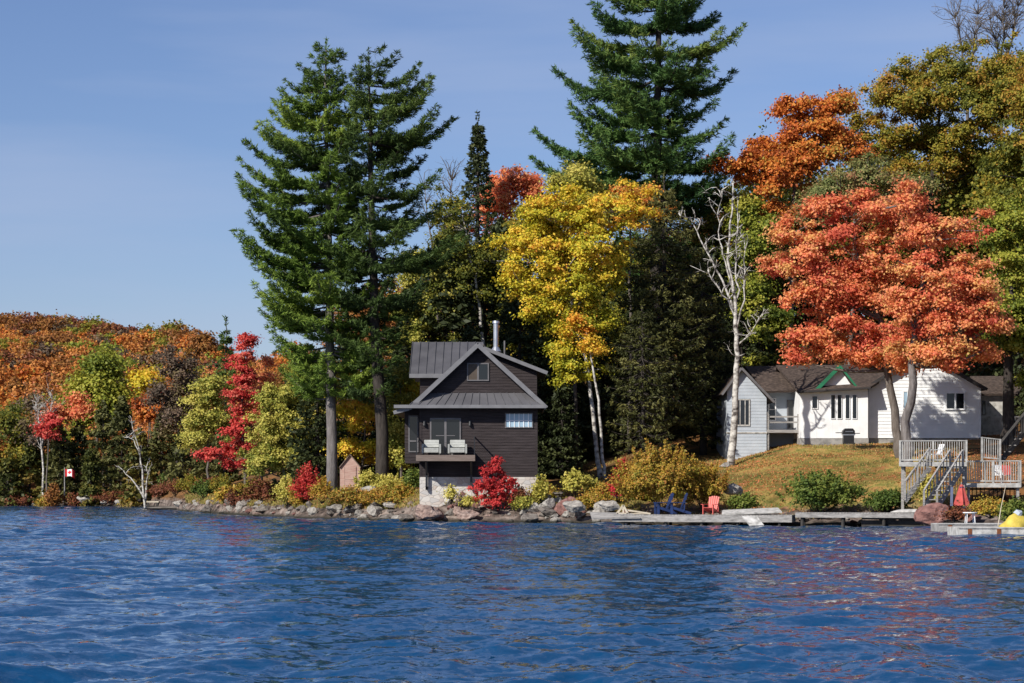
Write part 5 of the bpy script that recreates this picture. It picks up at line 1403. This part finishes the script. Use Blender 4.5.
broadleaf('maple_tree', 'salmon-leaved slim maple between the crimson maple and the poplar', 152, 262, [(264, 388, 7, 18), (267, 362, 5, 10)], 'coral', n=1600, leaf=.16, clump=(.5, .3), hue=(.6, .15), tr=.08)
broadleaf('aspen_tree', 'yellow-green aspen left of the crimson maple', 168, 208,
          [(205, 415, 18, 26), (212, 390, 14, 18), (198, 440, 14, 18), (218, 430, 12, 20)], 'lemon', n=12000, leaf=.18, clump=(.7, .35), hue=(.4, .25), tr=.12, twigs=40)
# white dead-looking birch
def bare_tree(name, label, D, base_px, stems, bark, tr=.16, cat='tree', tw=14, twl=1.2, group=None, bz=None):
    base = Vector((X(base_px, D), D, (ground(X(base_px, D), D) if bz is None else bz) - .15))
    r = empty(name, base, label, cat, group)
    for si, (r0, pts) in enumerate(stems):
        m = MB(); pp = [P(px, py, D + (q[0] if q else 0)) - base for px, py, *q in pts]
        if si == 0: pp[0] = Vector((0, 0, -.2))
        sm = []
        for i in range(len(pp) - 1):
            for k in range(3): sm.append(pp[i].lerp(pp[i + 1], k / 3) + Vector((rng.normal(), rng.normal(), 0)) * .05 * (i + k > 0))
        sm.append(pp[-1])
        rd = [r0 * (1 - .92 * (i / (len(sm) - 1)) ** .7) + .014 for i in range(len(sm))]
        m.tube(sm, rd, 7)
        for _ in range(tw):
            i = rng.integers(len(sm) // 3, len(sm)); dr = Vector((rng.normal(), rng.normal() * .8, abs(rng.normal()) * 1.1 + .25)).normalized()
            L0 = twl * rng.uniform(.4, 1.3); e = sm[i] + dr * L0
            m.tube(limb_path(sm[i], e, -.3, 4, .4), [.03 * (1 - .7 * k / 4) + .004 for k in range(5)], 4)
            for _2 in range(3):
                s2 = sm[i].lerp(e, rng.uniform(.4, .9)); d2 = (dr + Vector(rng.normal(size=3)) * .6).normalized(); m.tube([s2, s2 + d2 * L0 * .4], [.012, .004], 3)
        m.build('trunk' if si == 0 else 'branch', bark, r, smooth=True)
    return r
bare_tree('birch_tree', 'tall bare white birch with forked twisted branches left of the white house', 129, 731,
          [(.25, [(730, 460), (734, 425), (736, 380), (737, 345), (735, 318), (733, 290), (728, 260), (731, 225), (733, 183)]),
           (.07, [(735, 318), (738, 290), (735, 262), (737, 235), (738, 200, .5)]),
           (.06, [(736, 330), (743, 300), (745, 270), (744, 240)]),
           (.07, [(734, 310), (722, 280), (712, 262), (700, 238), (690, 218), (681, 216, -.6)]),
           (.05, [(731, 285), (724, 262), (720, 240), (718, 215), (722, 190)]),
           (.05, [(737, 345), (750, 335), (760, 318)]),
           (.05, [(735, 318), (728, 300), (715, 285), (708, 268)])], BIRCH, tw=13, twl=1.0)
bare_tree('birch_tree', 'white leafless birch clump leaning at the far shore jetty', 201, 146,
          [(.12, [(147, 500), (143, 470), (138, 445), (132, 425)]), (.11, [(146, 500), (147, 480), (148, 462)]), (.12, [(146, 501), (134, 482), (123, 470)]), (.06, [(140, 455), (134, 440), (126, 436)])], BIRCH, tw=6, twl=1.2)
bare_tree('birch_tree', 'pale thin birch trunk among grey brush on the far left shore', 217, 44, [(.14, [(44, 490), (42, 450), (38, 415), (36, 402)]), (.07, [(42, 445), (50, 420), (52, 400)])], BIRCH, tw=24, twl=1.6)
bare_tree('aspen_tree', 'leafless twiggy tree above the olive oak at the upper right', 172, 965, [(.2, [(965, 150), (966, 90), (962, 50), (955, 18)]), (.12, [(966, 80), (975, 45), (978, 14)])], BARK, tw=60, twl=2.0)
bare_tree('aspen_tree', 'second leafless twiggy tree at the upper right corner', 174, 1003, [(.2, [(1003, 150), (1003, 90), (998, 50), (990, 20)]), (.14, [(1003, 80), (1012, 40), (1018, 6)]), (.1, [(1000, 60), (1004, 30), (1004, 8)])], BARK, tw=60, twl=2.0)
bare_tree('aspen_tree', 'thin grey leafless tree between the right pine and the spruce', 158, 440, [(.12, [(440, 440), (438, 280), (430, 230), (425, 190)]), (.08, [(438, 270), (448, 220), (452, 180)])], BARK, tw=50, twl=1.6)

# ------------------------------------------------------------------ far shore trees
G1 = 'trees behind the far shore'
broadleaf('maple_tree', 'tall yellow-green tree rising highest behind the far shore', 226, 98,
          [(100, 372, 14, 22), (92, 392, 22, 18), (108, 395, 20, 20), (78, 402, 14, 12), (100, 415, 24, 14)], 'limegreen', n=16000, leaf=.34, clump=(1.2, .8), hue=(.55, .28), tr=.25, group=G1)
broadleaf('maple_tree', 'purple-brown thinning tree left of the yellow-green aspen', 208, 178,
          [(176, 375, 16, 22), (184, 395, 16, 20), (170, 400, 14, 22), (180, 425, 16, 18)], 'greybrown', n=9000, leaf=.24, clump=(1.0, .7), hue=(.45, .3), tr=.22, bark=BARKD, twigs=90, group=G1)
broadleaf('maple_tree', 'grey-brown thin tree around the pale trunk on the far left', 220, 40,
          [(40, 415, 16, 22), (34, 440, 18, 20), (48, 445, 14, 16)], 'greybrown', n=6000, leaf=.24, clump=(1.0, .7), tr=.14, twigs=90, group=G1)
broadleaf('maple_tree', 'olive leafy tree at the far left frame edge', 221, 8, [(8, 430, 20, 20), (20, 455, 20, 20), (2, 465, 16, 18)], 'olive', n=9000, leaf=.28, clump=(1.0, .7), hue=(.4, .3), tr=.2, group=G1)
broadleaf('maple_tree', 'crimson small maple by the pale far-left trunk', 216, 46, [(44, 430, 4, 7), (56, 424, 6, 5), (50, 436, 5, 4), (50, 418, 4, 5)], 'crimson', n=900, leaf=.26, clump=(.7, .4), tr=.1, group=G1)
broadleaf('maple_tree', 'orange-red maple beside the small crimson one over the far shore', 219, 60, [(58, 414, 12, 10), (80, 408, 10, 9)], 'coral', n=2600, leaf=.3, clump=(.8, .5), tr=.1, hue=(.5, .2), group=G1)
broadleaf('maple_tree', 'small golden maple left of the purple-brown tree', 225, 152, [(150, 384, 12, 12), (144, 378, 10, 8)], 'yellow', n=3000, leaf=.3, clump=(.8, .5), tr=.1, hue=(.35, .2), group=G1)
broadleaf('maple_tree', 'orange-red maple right of the dark tall evergreen on the far shore', 222, 146, [(145, 405, 12, 9), (156, 415, 14, 10)], 'orange', n=3000, leaf=.3, clump=(.8, .5), tr=.1, hue=(.3, .2), group=G1)
broadleaf('maple_tree', 'rusty orange undergrowth tree above the purple-brown trunk', 215, 195, [(195, 400, 12, 16), (190, 440, 14, 14), (205, 350, 16, 16)], 'rust', n=5000, leaf=.28, clump=(.8, .5), tr=.12, group=G1)
def far_ever(px, D, top, half, mat, label):
    return evergreen('cedar_tree', label, px, D, top, half, mat, first=.04, whorl=.7, per=7, tuft=(4, .5, .26, .6, -.1), group='evergreens along the far shore', shape=1.35)
far_ever(122, 214, 400, 17, 'hemlock', 'tallest dark evergreen on the far shore behind the bare birch clump')
far_ever(140, 208, 432, 18, 'cedar', 'olive cedar behind the bare birch clump')
e1 = far_ever(184, 196, 430, 19, 'hemlock', 'rounded dark evergreen right of the tiny jetty')
far_ever(91, 213, 448, 10, 'cedar', 'small orange-tinged cedar right of the flagpole')
far_ever(60, 218, 428, 18, 'hemlock', 'dark green evergreen directly behind the flag')
far_ever(78, 219, 424, 16, 'hemlock', 'mid green evergreen between the flag and the small orange-tinged cedar')
far_ever(103, 217, 405, 16, 'hemlock', 'dark evergreen below the tall yellow-green tree')
far_ever(30, 219, 440, 16, 'cedar', 'grey-green cedar left of the flag, beside the pale trunk')
far_ever(8, 218, 455, 18, 'cedar', 'low yellowish cedar at the far left edge')
far_ever(162, 212, 415, 18, 'hemlock', 'shadowed evergreen between the birch clump and the rounded evergreen')
far_ever(208, 186, 440, 16, 'hemlock', 'dark evergreen below the crimson maple boughs')
far_ever(-14, 219, 430, 18, 'hemlock', 'dark evergreen just beyond the left frame edge')
far_ever(226, 176, 420, 14, 'hemlock', 'dark evergreen behind the layered crimson boughs')

# ------------------------------------------------------------------ forested far hill: ten kinds of crown, copied
def hill_proto(mat, name, label, R_=4.2, H=8.5, n=4200, hue=(.5, .2), con=False, leaf=.33, clump=(.7, .5)):
    bl = []
    if con:
        for k in range(5): bl.append(((0, 0, H * (.25 + .17 * k)), (R_ * .62 * (1 - .19 * k), R_ * .62 * (1 - .19 * k), H * .12)))
    else:
        bl = [((0, 0, H * .62), (R_ * .8, R_ * .8, H * .33))] + [((math.cos(a) * R_ * .5, math.sin(a) * R_ * .5, H * rng.uniform(.45, .68)), (R_ * .5, R_ * .5, H * .24)) for a in (0.3, 1.7, 3.0, 4.1, 5.3)]
    pos, nr, h, _ = crown_data(bl, n, clump, 1.0, hue)
    me = leaf_mesh(name, pos, nr, h, leaf, aspect=.85)
    me.materials.append(LM[mat])
    nv0, nf0 = len(me.vertices), len(me.polygons)
    bm = bmesh.new(); bm.from_mesh(me)
    me.materials.append(BARK)
    v = [[bm.verts.new((math.cos(a) * r0, math.sin(a) * r0, z)) for a in (0, 1.57, 3.14, 4.71)] for z, r0 in ((-.5, .22), (H * .75, .06))]
    for k in range(4):
        f = bm.faces.new((v[0][k], v[0][(k + 1) % 4], v[1][(k + 1) % 4], v[1][k])); f.material_index = 1
    bm.to_mesh(me); bm.free()
    return (name, me, label)
protos = [hill_proto('rust', 'maple_tree', 'rust brown crown on the far hillside'), hill_proto('hillorange', 'maple_tree', 'orange crown on the far hillside'),
          hill_proto('hillorange', 'maple_tree', 'salmon orange crown on the far hillside', hue=(.85, .12)), hill_proto('olive', 'oak_tree', 'olive crown on the far hillside', hue=(.45, .2)),
          hill_proto('orange', 'maple_tree', 'bright orange crown on the far hillside', hue=(.55, .15)), hill_proto('greybrown', 'aspen_tree', 'grey-brown thin crown on the far hillside', n=1100),
          hill_proto('spruce', 'spruce_tree', 'dark evergreen crown on the far hillside', R_=3.6, H=11, con=True), hill_proto('limegreen', 'maple_tree', 'yellow-green crown on the far hillside', hue=(.6, .2)),
          hill_proto('scarlet', 'maple_tree', 'deep pink-red crown on the far hillside', hue=(.3, .2)), hill_proto('brownred', 'oak_tree', 'dark brown-red crown on the far hillside')]
def hill_tree(i, x, y, s, group, pr=None):
    nm, me, lb = (pr or protos)[i]
    o = bpy.data.objects.new(nm, me); C.objects.link(o); o.location = (x, y, ground(x, y)); q = s * rr.uniform(.85, 1.2)
    o.scale = (s, s, q); o.rotation_euler = (0, 0, rr.uniform(0, 6.28)); tag(o, lb, 'tree', group); return o
HG = 'trees covering the far hillside'
rh = random.Random(21)
D = 230.0; cnt = 0; rest = []
while D < 640:
    px = -60 + rh.uniform(0, 20)
    while px < 330:
        q = px + rh.uniform(-5, 5); y = D + rh.uniform(-5, 5); x = X(q, y)
        up = (D - 232) / 390
        wts = [2.5 + 3 * up, 5.5 - 2 * up, 3.5 - 2 * up, 1.6 + 3 * up, 3.0 - 1.4 * up, 1.6, .7 * (up < .5), 2.0 - 1.6 * up, .25 - .2 * up, 1 + 2 * up]
        i = rh.choices(range(10), wts)[0]
        s = rh.uniform(.52, .86) * (1 + .25 * up)
        if cnt < 285: hill_tree(i, x, y, s, HG); cnt += 1
        else: rest.append((i, x, y, s))
        px += (17 - 5 * min(1, up * 1.3)) * rh.uniform(.8, 1.2)
    D += 9.5 + 7 * min(1, (D - 232) / 200)
matn = ['rust', 'hillorange', 'olive', 'orange', 'greybrown', 'spruce', 'limegreen', 'scarlet', 'brownred']
mid_ = {0: 0, 1: 1, 2: 1, 3: 2, 4: 3, 5: 4, 6: 5, 7: 6, 8: 7, 9: 8}
PO, NO, HO, MO = [], [], [], []
for (i, x, y, s) in rest:
    R_, H_ = 4.2 * s, 8.0 * s; nL = 700
    bl = [((0, 0, H_ * .62), (R_ * .8, R_ * .8, H_ * .33))] + [((math.cos(a) * R_ * .5, math.sin(a) * R_ * .5, H_ * rh.uniform(.45, .68)), (R_ * .5, R_ * .5, H_ * .24)) for a in (0.3, 2.4, 4.4)]
    pos, nr, h, _ = crown_data(bl, nL, (.8, .6), 1.0, (.5, .2))
    PO.append(pos + np.array([x, y, ground(x, y)])); NO.append(nr); HO.append(h); MO.append(np.full(nL, mid_[i]))
me = leaf_mesh('distant_wood', np.concatenate(PO), np.concatenate(NO), np.concatenate(HO), .62, aspect=.85)
for k in matn: me.materials.append(LM[k])
me.polygons.foreach_set('material_index', np.concatenate(MO).astype(np.int32))
o = bpy.data.objects.new('distant_wood', me); C.objects.link(o)
tag(o, 'far-off autumn wood reading as one mass near the hill crest', 'wood', None, 'stuff')
print('hill individuals', cnt, 'rest', len(rest))
# wood behind both houses, climbing to the right
WG = 'trees on the slope behind both houses'
wp = {}
for i_, (mt_, nm_, hu_) in {0: ('rust', 'maple_tree', .5), 3: ('olive', 'oak_tree', .45), 7: ('limegreen', 'maple_tree', .5), 9: ('brownred', 'oak_tree', .5), 1: ('hillorange', 'maple_tree', .5)}.items():
    wp[i_] = hill_proto(mt_, nm_, '', n=15000, hue=(hu_, .25), leaf=.13, clump=(.42, .3))
wood = [(560, 185, 'olive'), (590, 180, 'rust')]
lab2 = {0: 'rust brown crown in the wood behind the houses', 3: 'olive crown in the wood behind the houses', 7: 'yellow-green crown in the wood behind the houses', 9: 'dark brown-red crown in the wood behind the houses', 1: 'orange crown in the wood behind the houses'}
D = 165.0
while D < 235:
    px = 395 + rh.uniform(0, 20)
    while px < 1130:
        q = px + rh.uniform(-8, 8); y = D + rh.uniform(-4, 4); x = X(q, y)
        i = rh.choices([0, 3, 7, 9, 1], [2, 5, 1.2, 2, 1.2])[0]
        o = hill_tree(i, x, y, rh.uniform(1.25, 1.7) + max(0, (q - 700) / 300) * .5, WG, wp); o["label"] = lab2[i]
        px += 62 * rh.uniform(.8, 1.2)
    D += 17
for (px, D, i, s) in [(700, 160, 3, 1.3), (760, 165, 3, 1.7), (830, 166, 3, 2.2), (880, 167, 0, 2.3), (950, 166, 3, 2.4), (1010, 165, 3, 2.5), (1050, 160, 3, 2.3), (720, 168, 7, 1.8), (590, 150, 3, 1.3), (560, 152, 3, 1.4)]:
    o = hill_tree(i, X(px, D), D, s, WG, wp); o["label"] = lab2[i]

for k_, (px, D, i, s) in enumerate([(1075, 132, 3, 1.5), (1110, 124, 7, 1.2), (1150, 128, 0, 1.5), (1095, 148, 3, 2.0), (1140, 150, 1, 1.8), (1190, 140, 3, 1.8), (1230, 130, 9, 1.4), (1180, 118, 7, 1.0), (1260, 120, 0, 1.3), (1250, 150, 3, 2.0), (1300, 135, 3, 1.7), (1210, 165, 0, 2.2)]):
    o = hill_tree(i, X(px, D), D, s, 'trees beyond the right frame edge', wp); o["label"] = lab2[i].replace('in the wood behind the houses', 'on the bank right of the timber decks')

# ------------------------------------------------------------------ shrubs, saplings, grasses
def shrub(name, label, px, D, w_px, h_px, mat, n, leaf=.12, hue=(.5, .28), clump=(.35, .25), group=None, py=None, cat='shrub', lobes=4, stems=7):
    z0 = ground(X(px, D), D) if py is None else Z(py, D)
    k = D / F; w2, h2 = w_px * k / 2, h_px * k
    r = empty(name, (X(px, D), D, z0), label, cat, group)
    B = [((0, 0, h2 * .55), (w2 * .75, w2 * .6, h2 * .45))]
    for i in range(lobes): a = 6.28 * i / lobes + rng.uniform(0, 1); B.append(((math.cos(a) * w2 * .5, math.sin(a) * w2 * .4, h2 * rng.uniform(.3, .55)), (w2 * .5, w2 * .45, h2 * .32)))
    pos, nr, h, CC = crown_data(B, n, clump, 1.0, hue)
    az = np.arctan2(pos[:, 1], pos[:, 0]); f1, f2 = rng.uniform(0, 6.28, 2)
    pos[:, :2] *= (1 + .16 * np.sin(3 * az + f1) + .10 * np.sin(7 * az + f2 + pos[:, 2] * 4))[:, None]
    ns_ = int(w2 * 16) + 8; per_ = max(6, n // (ns_ * 5)); sh_a = rng.uniform(0, 6.28, ns_); sh_r = rng.uniform(.1, .95, ns_) * w2; sh_l = h2 * rng.uniform(.15, .42, ns_)
    t_ = rng.uniform(0, 1, (ns_, per_)); zb_ = h2 * .95 * np.sqrt(np.maximum(0, 1 - (sh_r / w2) ** 2))
    sx_ = (np.cos(sh_a) * sh_r)[:, None] * (1 + .22 * t_); sy_ = (np.sin(sh_a) * sh_r * .8)[:, None] * (1 + .22 * t_); sz_ = (zb_ * .85)[:, None] + sh_l[:, None] * t_
    sp_ = np.stack([sx_, sy_, sz_], -1).reshape(-1, 3) + rng.normal(0, leaf * .45, (ns_ * per_, 3))
    pos = np.concatenate([pos, sp_]); nr = np.concatenate([nr, rng.normal(size=sp_.shape) + np.array([0, -.3, .5])]); h = np.concatenate([h, rng.normal(hue[0], hue[1], len(sp_))])
    ok = pos[:, 2] > .02
    link_mesh('foliage', leaf_mesh('foliage', pos[ok], nr[ok], h[ok], leaf), LM[mat], r)
    m = MB()
    for i in range(stems):
        c = Vector(CC[rng.integers(len(CC))]); m.tube(limb_path((rng.normal() * .06, rng.normal() * .06, -.1), c, 0, 4, .2), [.03, .025, .018, .012, .006], 4)
    m.build('stem', BARKD, r)
    return r
# scarlet young maple in front of the cottage
k = 118.8 / F
broadleaf('maple_sapling', 'scarlet young maple at the water in front of the cottage', 118.8, 495, [(496, 492, 18, 14), (492, 474, 12, 10), (497, 463, 6, 7), (508, 485, 10, 8), (484, 488, 12, 8), (498, 502, 13, 9)],
          'scarlet', n=7500, leaf=.10, clump=(.17, .11), dens=.8, tr=.05, base_z=Z(516, 118.8), hue=(.5, .3))
shrub('ochre_bush', 'big rounded orange-yellow bush behind the blue chairs', 660, 113.5, 94, 60, 'ochrebush', 46000, .10, clump=(.3, .25), py=510, lobes=7)
shrub('ochre_bush', 'orange-yellow bush merging right of the big rounded one behind the red chair', 704, 113.8, 52, 42, 'ochrebush', 18000, .10, clump=(.3, .25), py=510, hue=(.6, .2))
shrub('green_bush', 'loose leafy green bush on the lawn edge above the dark dock', 820, 110.5, 78, 36, 'bushgreen', 13000, .13, clump=(.45, .35), py=512, lobes=6)
shrub('green_bush', 'low dark green bush left of the deck stairs', 888, 109.5, 46, 18, 'bushgreen', 6000, .12, py=511, hue=(.2, .2))
shrub('green_bush', 'low yellow-green bush on the shore right of the red chair', 745, 111.5, 30, 14, 'bushgreen', 3000, .12, py=510, hue=(.7, .2))
shrub('sumac', 'dark pink sumac left of the big orange-yellow bush', 624, 116, 16, 34, 'scarlet', 1500, .15, py=495, hue=(.2, .15), lobes=2)
shrub('sumac', 'low pink-red sumac sprig at the left foot of the orange-yellow bush', 616, 115.5, 12, 16, 'scarlet', 600, .15, py=496, hue=(.2, .15), lobes=2)
shrub('sapling', 'yellow-green leafy sapling at the right corner of the cottage', 540, 118.8, 16, 34, 'lemon', 1800, .12, py=512, lobes=2, hue=(.6, .2))
shrub('sapling', 'small yellow sapling in front of the stone foundation', 451, 119.3, 9, 16, 'lemon', 450, .12, py=502, lobes=2, hue=(.8, .2))
shrub('sapling', 'tiny yellow plant among the rocks below the balcony', 469, 118.6, 12, 9, 'lemon', 500, .11, py=507, hue=(.7, .2))
shrub('sapling', 'yellow-green broad-leaved sapling under the leaning yellow tree', 577, 119.5, 28, 24, 'lemon', 900, .17, py=496, hue=(.6, .2), lobes=3)
shrub('shrub', 'brownish low shrub right of the scarlet maple', 519, 118.9, 18, 20, 'brownred', 2200, .1, py=508)
shrub('shrub', 'mixed green shrub right of the scarlet maple roots', 523, 118.3, 20, 13, 'lemon', 1500, .1, py=510, hue=(.3, .2))
shrub('shrub', 'ochre grassy shrub beside the tall angular reddish boulder', 592, 116.5, 26, 14, 'ochrebush', 2500, .1, py=508, hue=(.4, .3))
shrub('shrub', 'yellowish shrub over the dark lichen boulder', 605, 118, 36, 16, 'ochrebush', 3500, .1, py=501, hue=(.5, .3))
shrub('shrub', 'red-leaved shrub left of the pale pine trunk', 308, 136, 26, 36, 'crimson', 4500, .12, py=504, hue=(.3, .3))
shrub('shrub', 'mauve-brown shrub between the red shrub and the crimson maple', 262, 146, 34, 28, 'brownred', 4500, .13, py=509)
shrub('shrub', 'mauve-brown low shrub nearest the rocky point tip', 240, 152, 30, 18, 'brownred', 3500, .13, py=509, hue=(.3, .2))
shrub('shrub', 'yellow-green shrub at the foot of the bushy poplar', 288, 138, 22, 30, 'lemon', 3200, .12, py=507, hue=(.7, .2))
shrub('shrub', 'golden shrub touching the right side of the pale pine trunk', 322, 131, 20, 22, 'ochrebush', 2500, .11, py=502, hue=(.5, .2))
shrub('shrub', 'green-ochre shrub below the pink shed', 350, 128.5, 46, 17, 'ochrebush', 5000, .1, py=505, hue=(.85, .2))
shrub('shrub', 'rusty ochre low shrub left of the cottage rocks', 385, 125.5, 44, 14, 'ochrebush', 4500, .1, py=503, hue=(.65, .25))
shrub('shrub', 'yellow-leaved shrub around the foot of the dark pine trunk', 392, 127.5, 34, 20, 'lemon', 3600, .12, py=496, hue=(.8, .2))
shrub('shrub', 'yellow-leaved shrub right of the pink shed', 368, 131, 28, 22, 'lemon', 3200, .12, py=493, hue=(.6, .2))
shrub('shrub', 'yellow leafy bush against the shaded right wood by the cottage', 590, 120.5, 20, 12, 'lemon', 900, .13, py=490)
shrub('shrub', 'yellow bush under the main deck stairs', 927, 107.5, 14, 26, 'lemon', 1500, .12, py=503, hue=(.8, .2))
shrub('shrub', 'ochre-green brush beneath the lower deck', 990, 103.5, 40, 16, 'ochrebush', 3500, .11, py=516, hue=(.5, .3))
shrub('shrub', 'green brush behind the floating docks at the right edge', 1015, 100, 34, 20, 'bushgreen', 3000, .11, py=521, hue=(.6, .3))
shrub('shrub', 'brown-red brush right of the red-brown boulder', 958, 102, 22, 12, 'brownred', 1500, .11, py=520)
FS = 'low brush along the far shore'
for (px, D, w_, h_, mt, lb) in [(18, 217.5, 26, 12, 'brownred', 'brown-red brush at the far left beach'), (48, 214, 22, 14, 'ochrebush', 'golden brush left of the flagpole'), (53, 213, 14, 26, 'rust', 'rust orange upright bush left of the flagpole'),
                                (74, 214, 22, 12, 'brownred', 'brown-red brush right of the flagpole'), (110, 212, 40, 12, 'brownred', 'long brown-red brush behind the low white rock'), (130, 208, 16, 10, 'ochrebush', 'golden brush at the leaning birch foot'),
                                (160, 200, 26, 14, 'brownred', 'brown-red brush behind the tiny jetty'), (195, 178, 26, 12, 'ochrebush', 'golden brush right of the rounded evergreen'), (215, 166, 30, 16, 'brownred', 'brown-red brush below the aspen'),
                                (228, 156, 24, 14, 'ochrebush', 'golden brush below the crimson maple'), (8, 218, 20, 16, 'mutedgreen', 'dull green brush at the far left edge')]:
    shrub('shrub', lb, px, D, w_, h_, mt, 1400, .2, clump=(.5, .35), group=FS)

for (px, dd, w_, h_, mt, hu, lb) in [(176, 9, 26, 16, 'brownred', .5, 'brown-red brush on the low bank right of the tiny jetty'), (190, 12, 26, 18, 'olive', .5, 'olive brush on the low bank left of the crimson maple'), (168, 14, 24, 18, 'bushgreen', .3, 'dark green brush at the foot of the rounded evergreen'),(205, 5, 26, 18, 'bushgreen', .3, 'dark green brush on the bare bank left of the crimson maple'), (222, 7, 24, 20, 'olive', .5, 'olive brush under the crimson maple boughs'), (252, 5, 30, 18, 'olive', .6, 'olive brush right of the crimson maple trunk'),
        (275, 4, 24, 16, 'brownred', .5, 'brown-red brush on the bank below the bushy poplar'), (300, 3.5, 24, 14, 'ochrebush', .4, 'ochre brush on the bank left of the pale pine trunk'), (338, 3.5, 20, 14, 'olive', .6, 'olive brush on the bank right of the pale pine trunk'),
        (402, 4, 26, 16, 'olive', .7, 'olive brush between the dark pine trunk and the stone foundation'), (415, 7, 16, 22, 'bushgreen', .5, 'green brush in the shade below the cottage bay'), (548, 5, 22, 14, 'olive', .7, 'olive brush on the bank right of the cottage corner'), (640, 6, 24, 14, 'olive', .7, 'olive brush below the left side of the orange-yellow bush')]:
    shrub('shrub', lb, px, float(shore(px)) + dd, w_, h_, mt, 2600, .12, hue=(hu, .25), clump=(.3, .3))

# lawn grass and fallen leaves: uncountable
def scatter(name, label, n, size, mat, region, lift=.03, flat=True, hue=(.5, .3)):
    P_ = []
    while len(P_) < n:
        q = rng.uniform(region[0], region[1], n); d = rng.uniform(region[2], region[3], n)
        Ds = shore(q) + d; x = (q - 512) / F * Ds; z = _h(q, Ds)
        P_ = np.stack([x, Ds, z + lift], 1)
    if flat:
        dn = np.sin(P_[:, 0] * .55 + 1.2 * np.sin(P_[:, 1] * .4)) + np.sin(P_[:, 1] * .8 + P_[:, 0] * .3 + 2) + rng.normal(0, .5, n)
        P_ = P_[dn > .3]; n = len(P_)
    nrm_ = rng.normal(size=(n, 3)) * (.35 if flat else 1) + np.array([0, -.1 if flat else -.6, 1 if flat else .2])
    o = link_mesh(name, leaf_mesh(name, P_, nrm_, rng.normal(hue[0], hue[1], n), size, aspect=.7 if flat else .25, along=None if flat else np.tile([[0, 0, 1.0]], (n, 1)) + rng.normal(size=(n, 3)) * .35), LM[mat])
    tag(o, label, 'leaves' if flat else 'grass', None, 'stuff'); return o
scatter('fallen_leaves', 'orange fallen leaves scattered over the lawn', 22000, .10, 'coral', (700, 1030, 3, 34), hue=(.6, .2))
scatter('leaf_litter', 'golden brown leaf litter under the trees', 16000, .15, 'rust', (330, 1030, 5, 40), hue=(.5, .3))
scatter('grass', 'short dry grass tufts on the lawn and shore', 16000, .15, 'drygrass', (560, 960, 1.5, 27), lift=.05, flat=False, hue=(.45, .3))
scatter('bank_grass', 'ochre and green grass between the shore stones', 26000, .26, 'drygrass', (185, 640, 2.4, 7), lift=.10, flat=False, hue=(.35, .3))
scatter('shore_grass', 'ochre grass along the shore below the pines and cottage', 9000, .3, 'drygrass', (320, 420, 3.5, 7), lift=.1, flat=False, hue=(.5, .3))
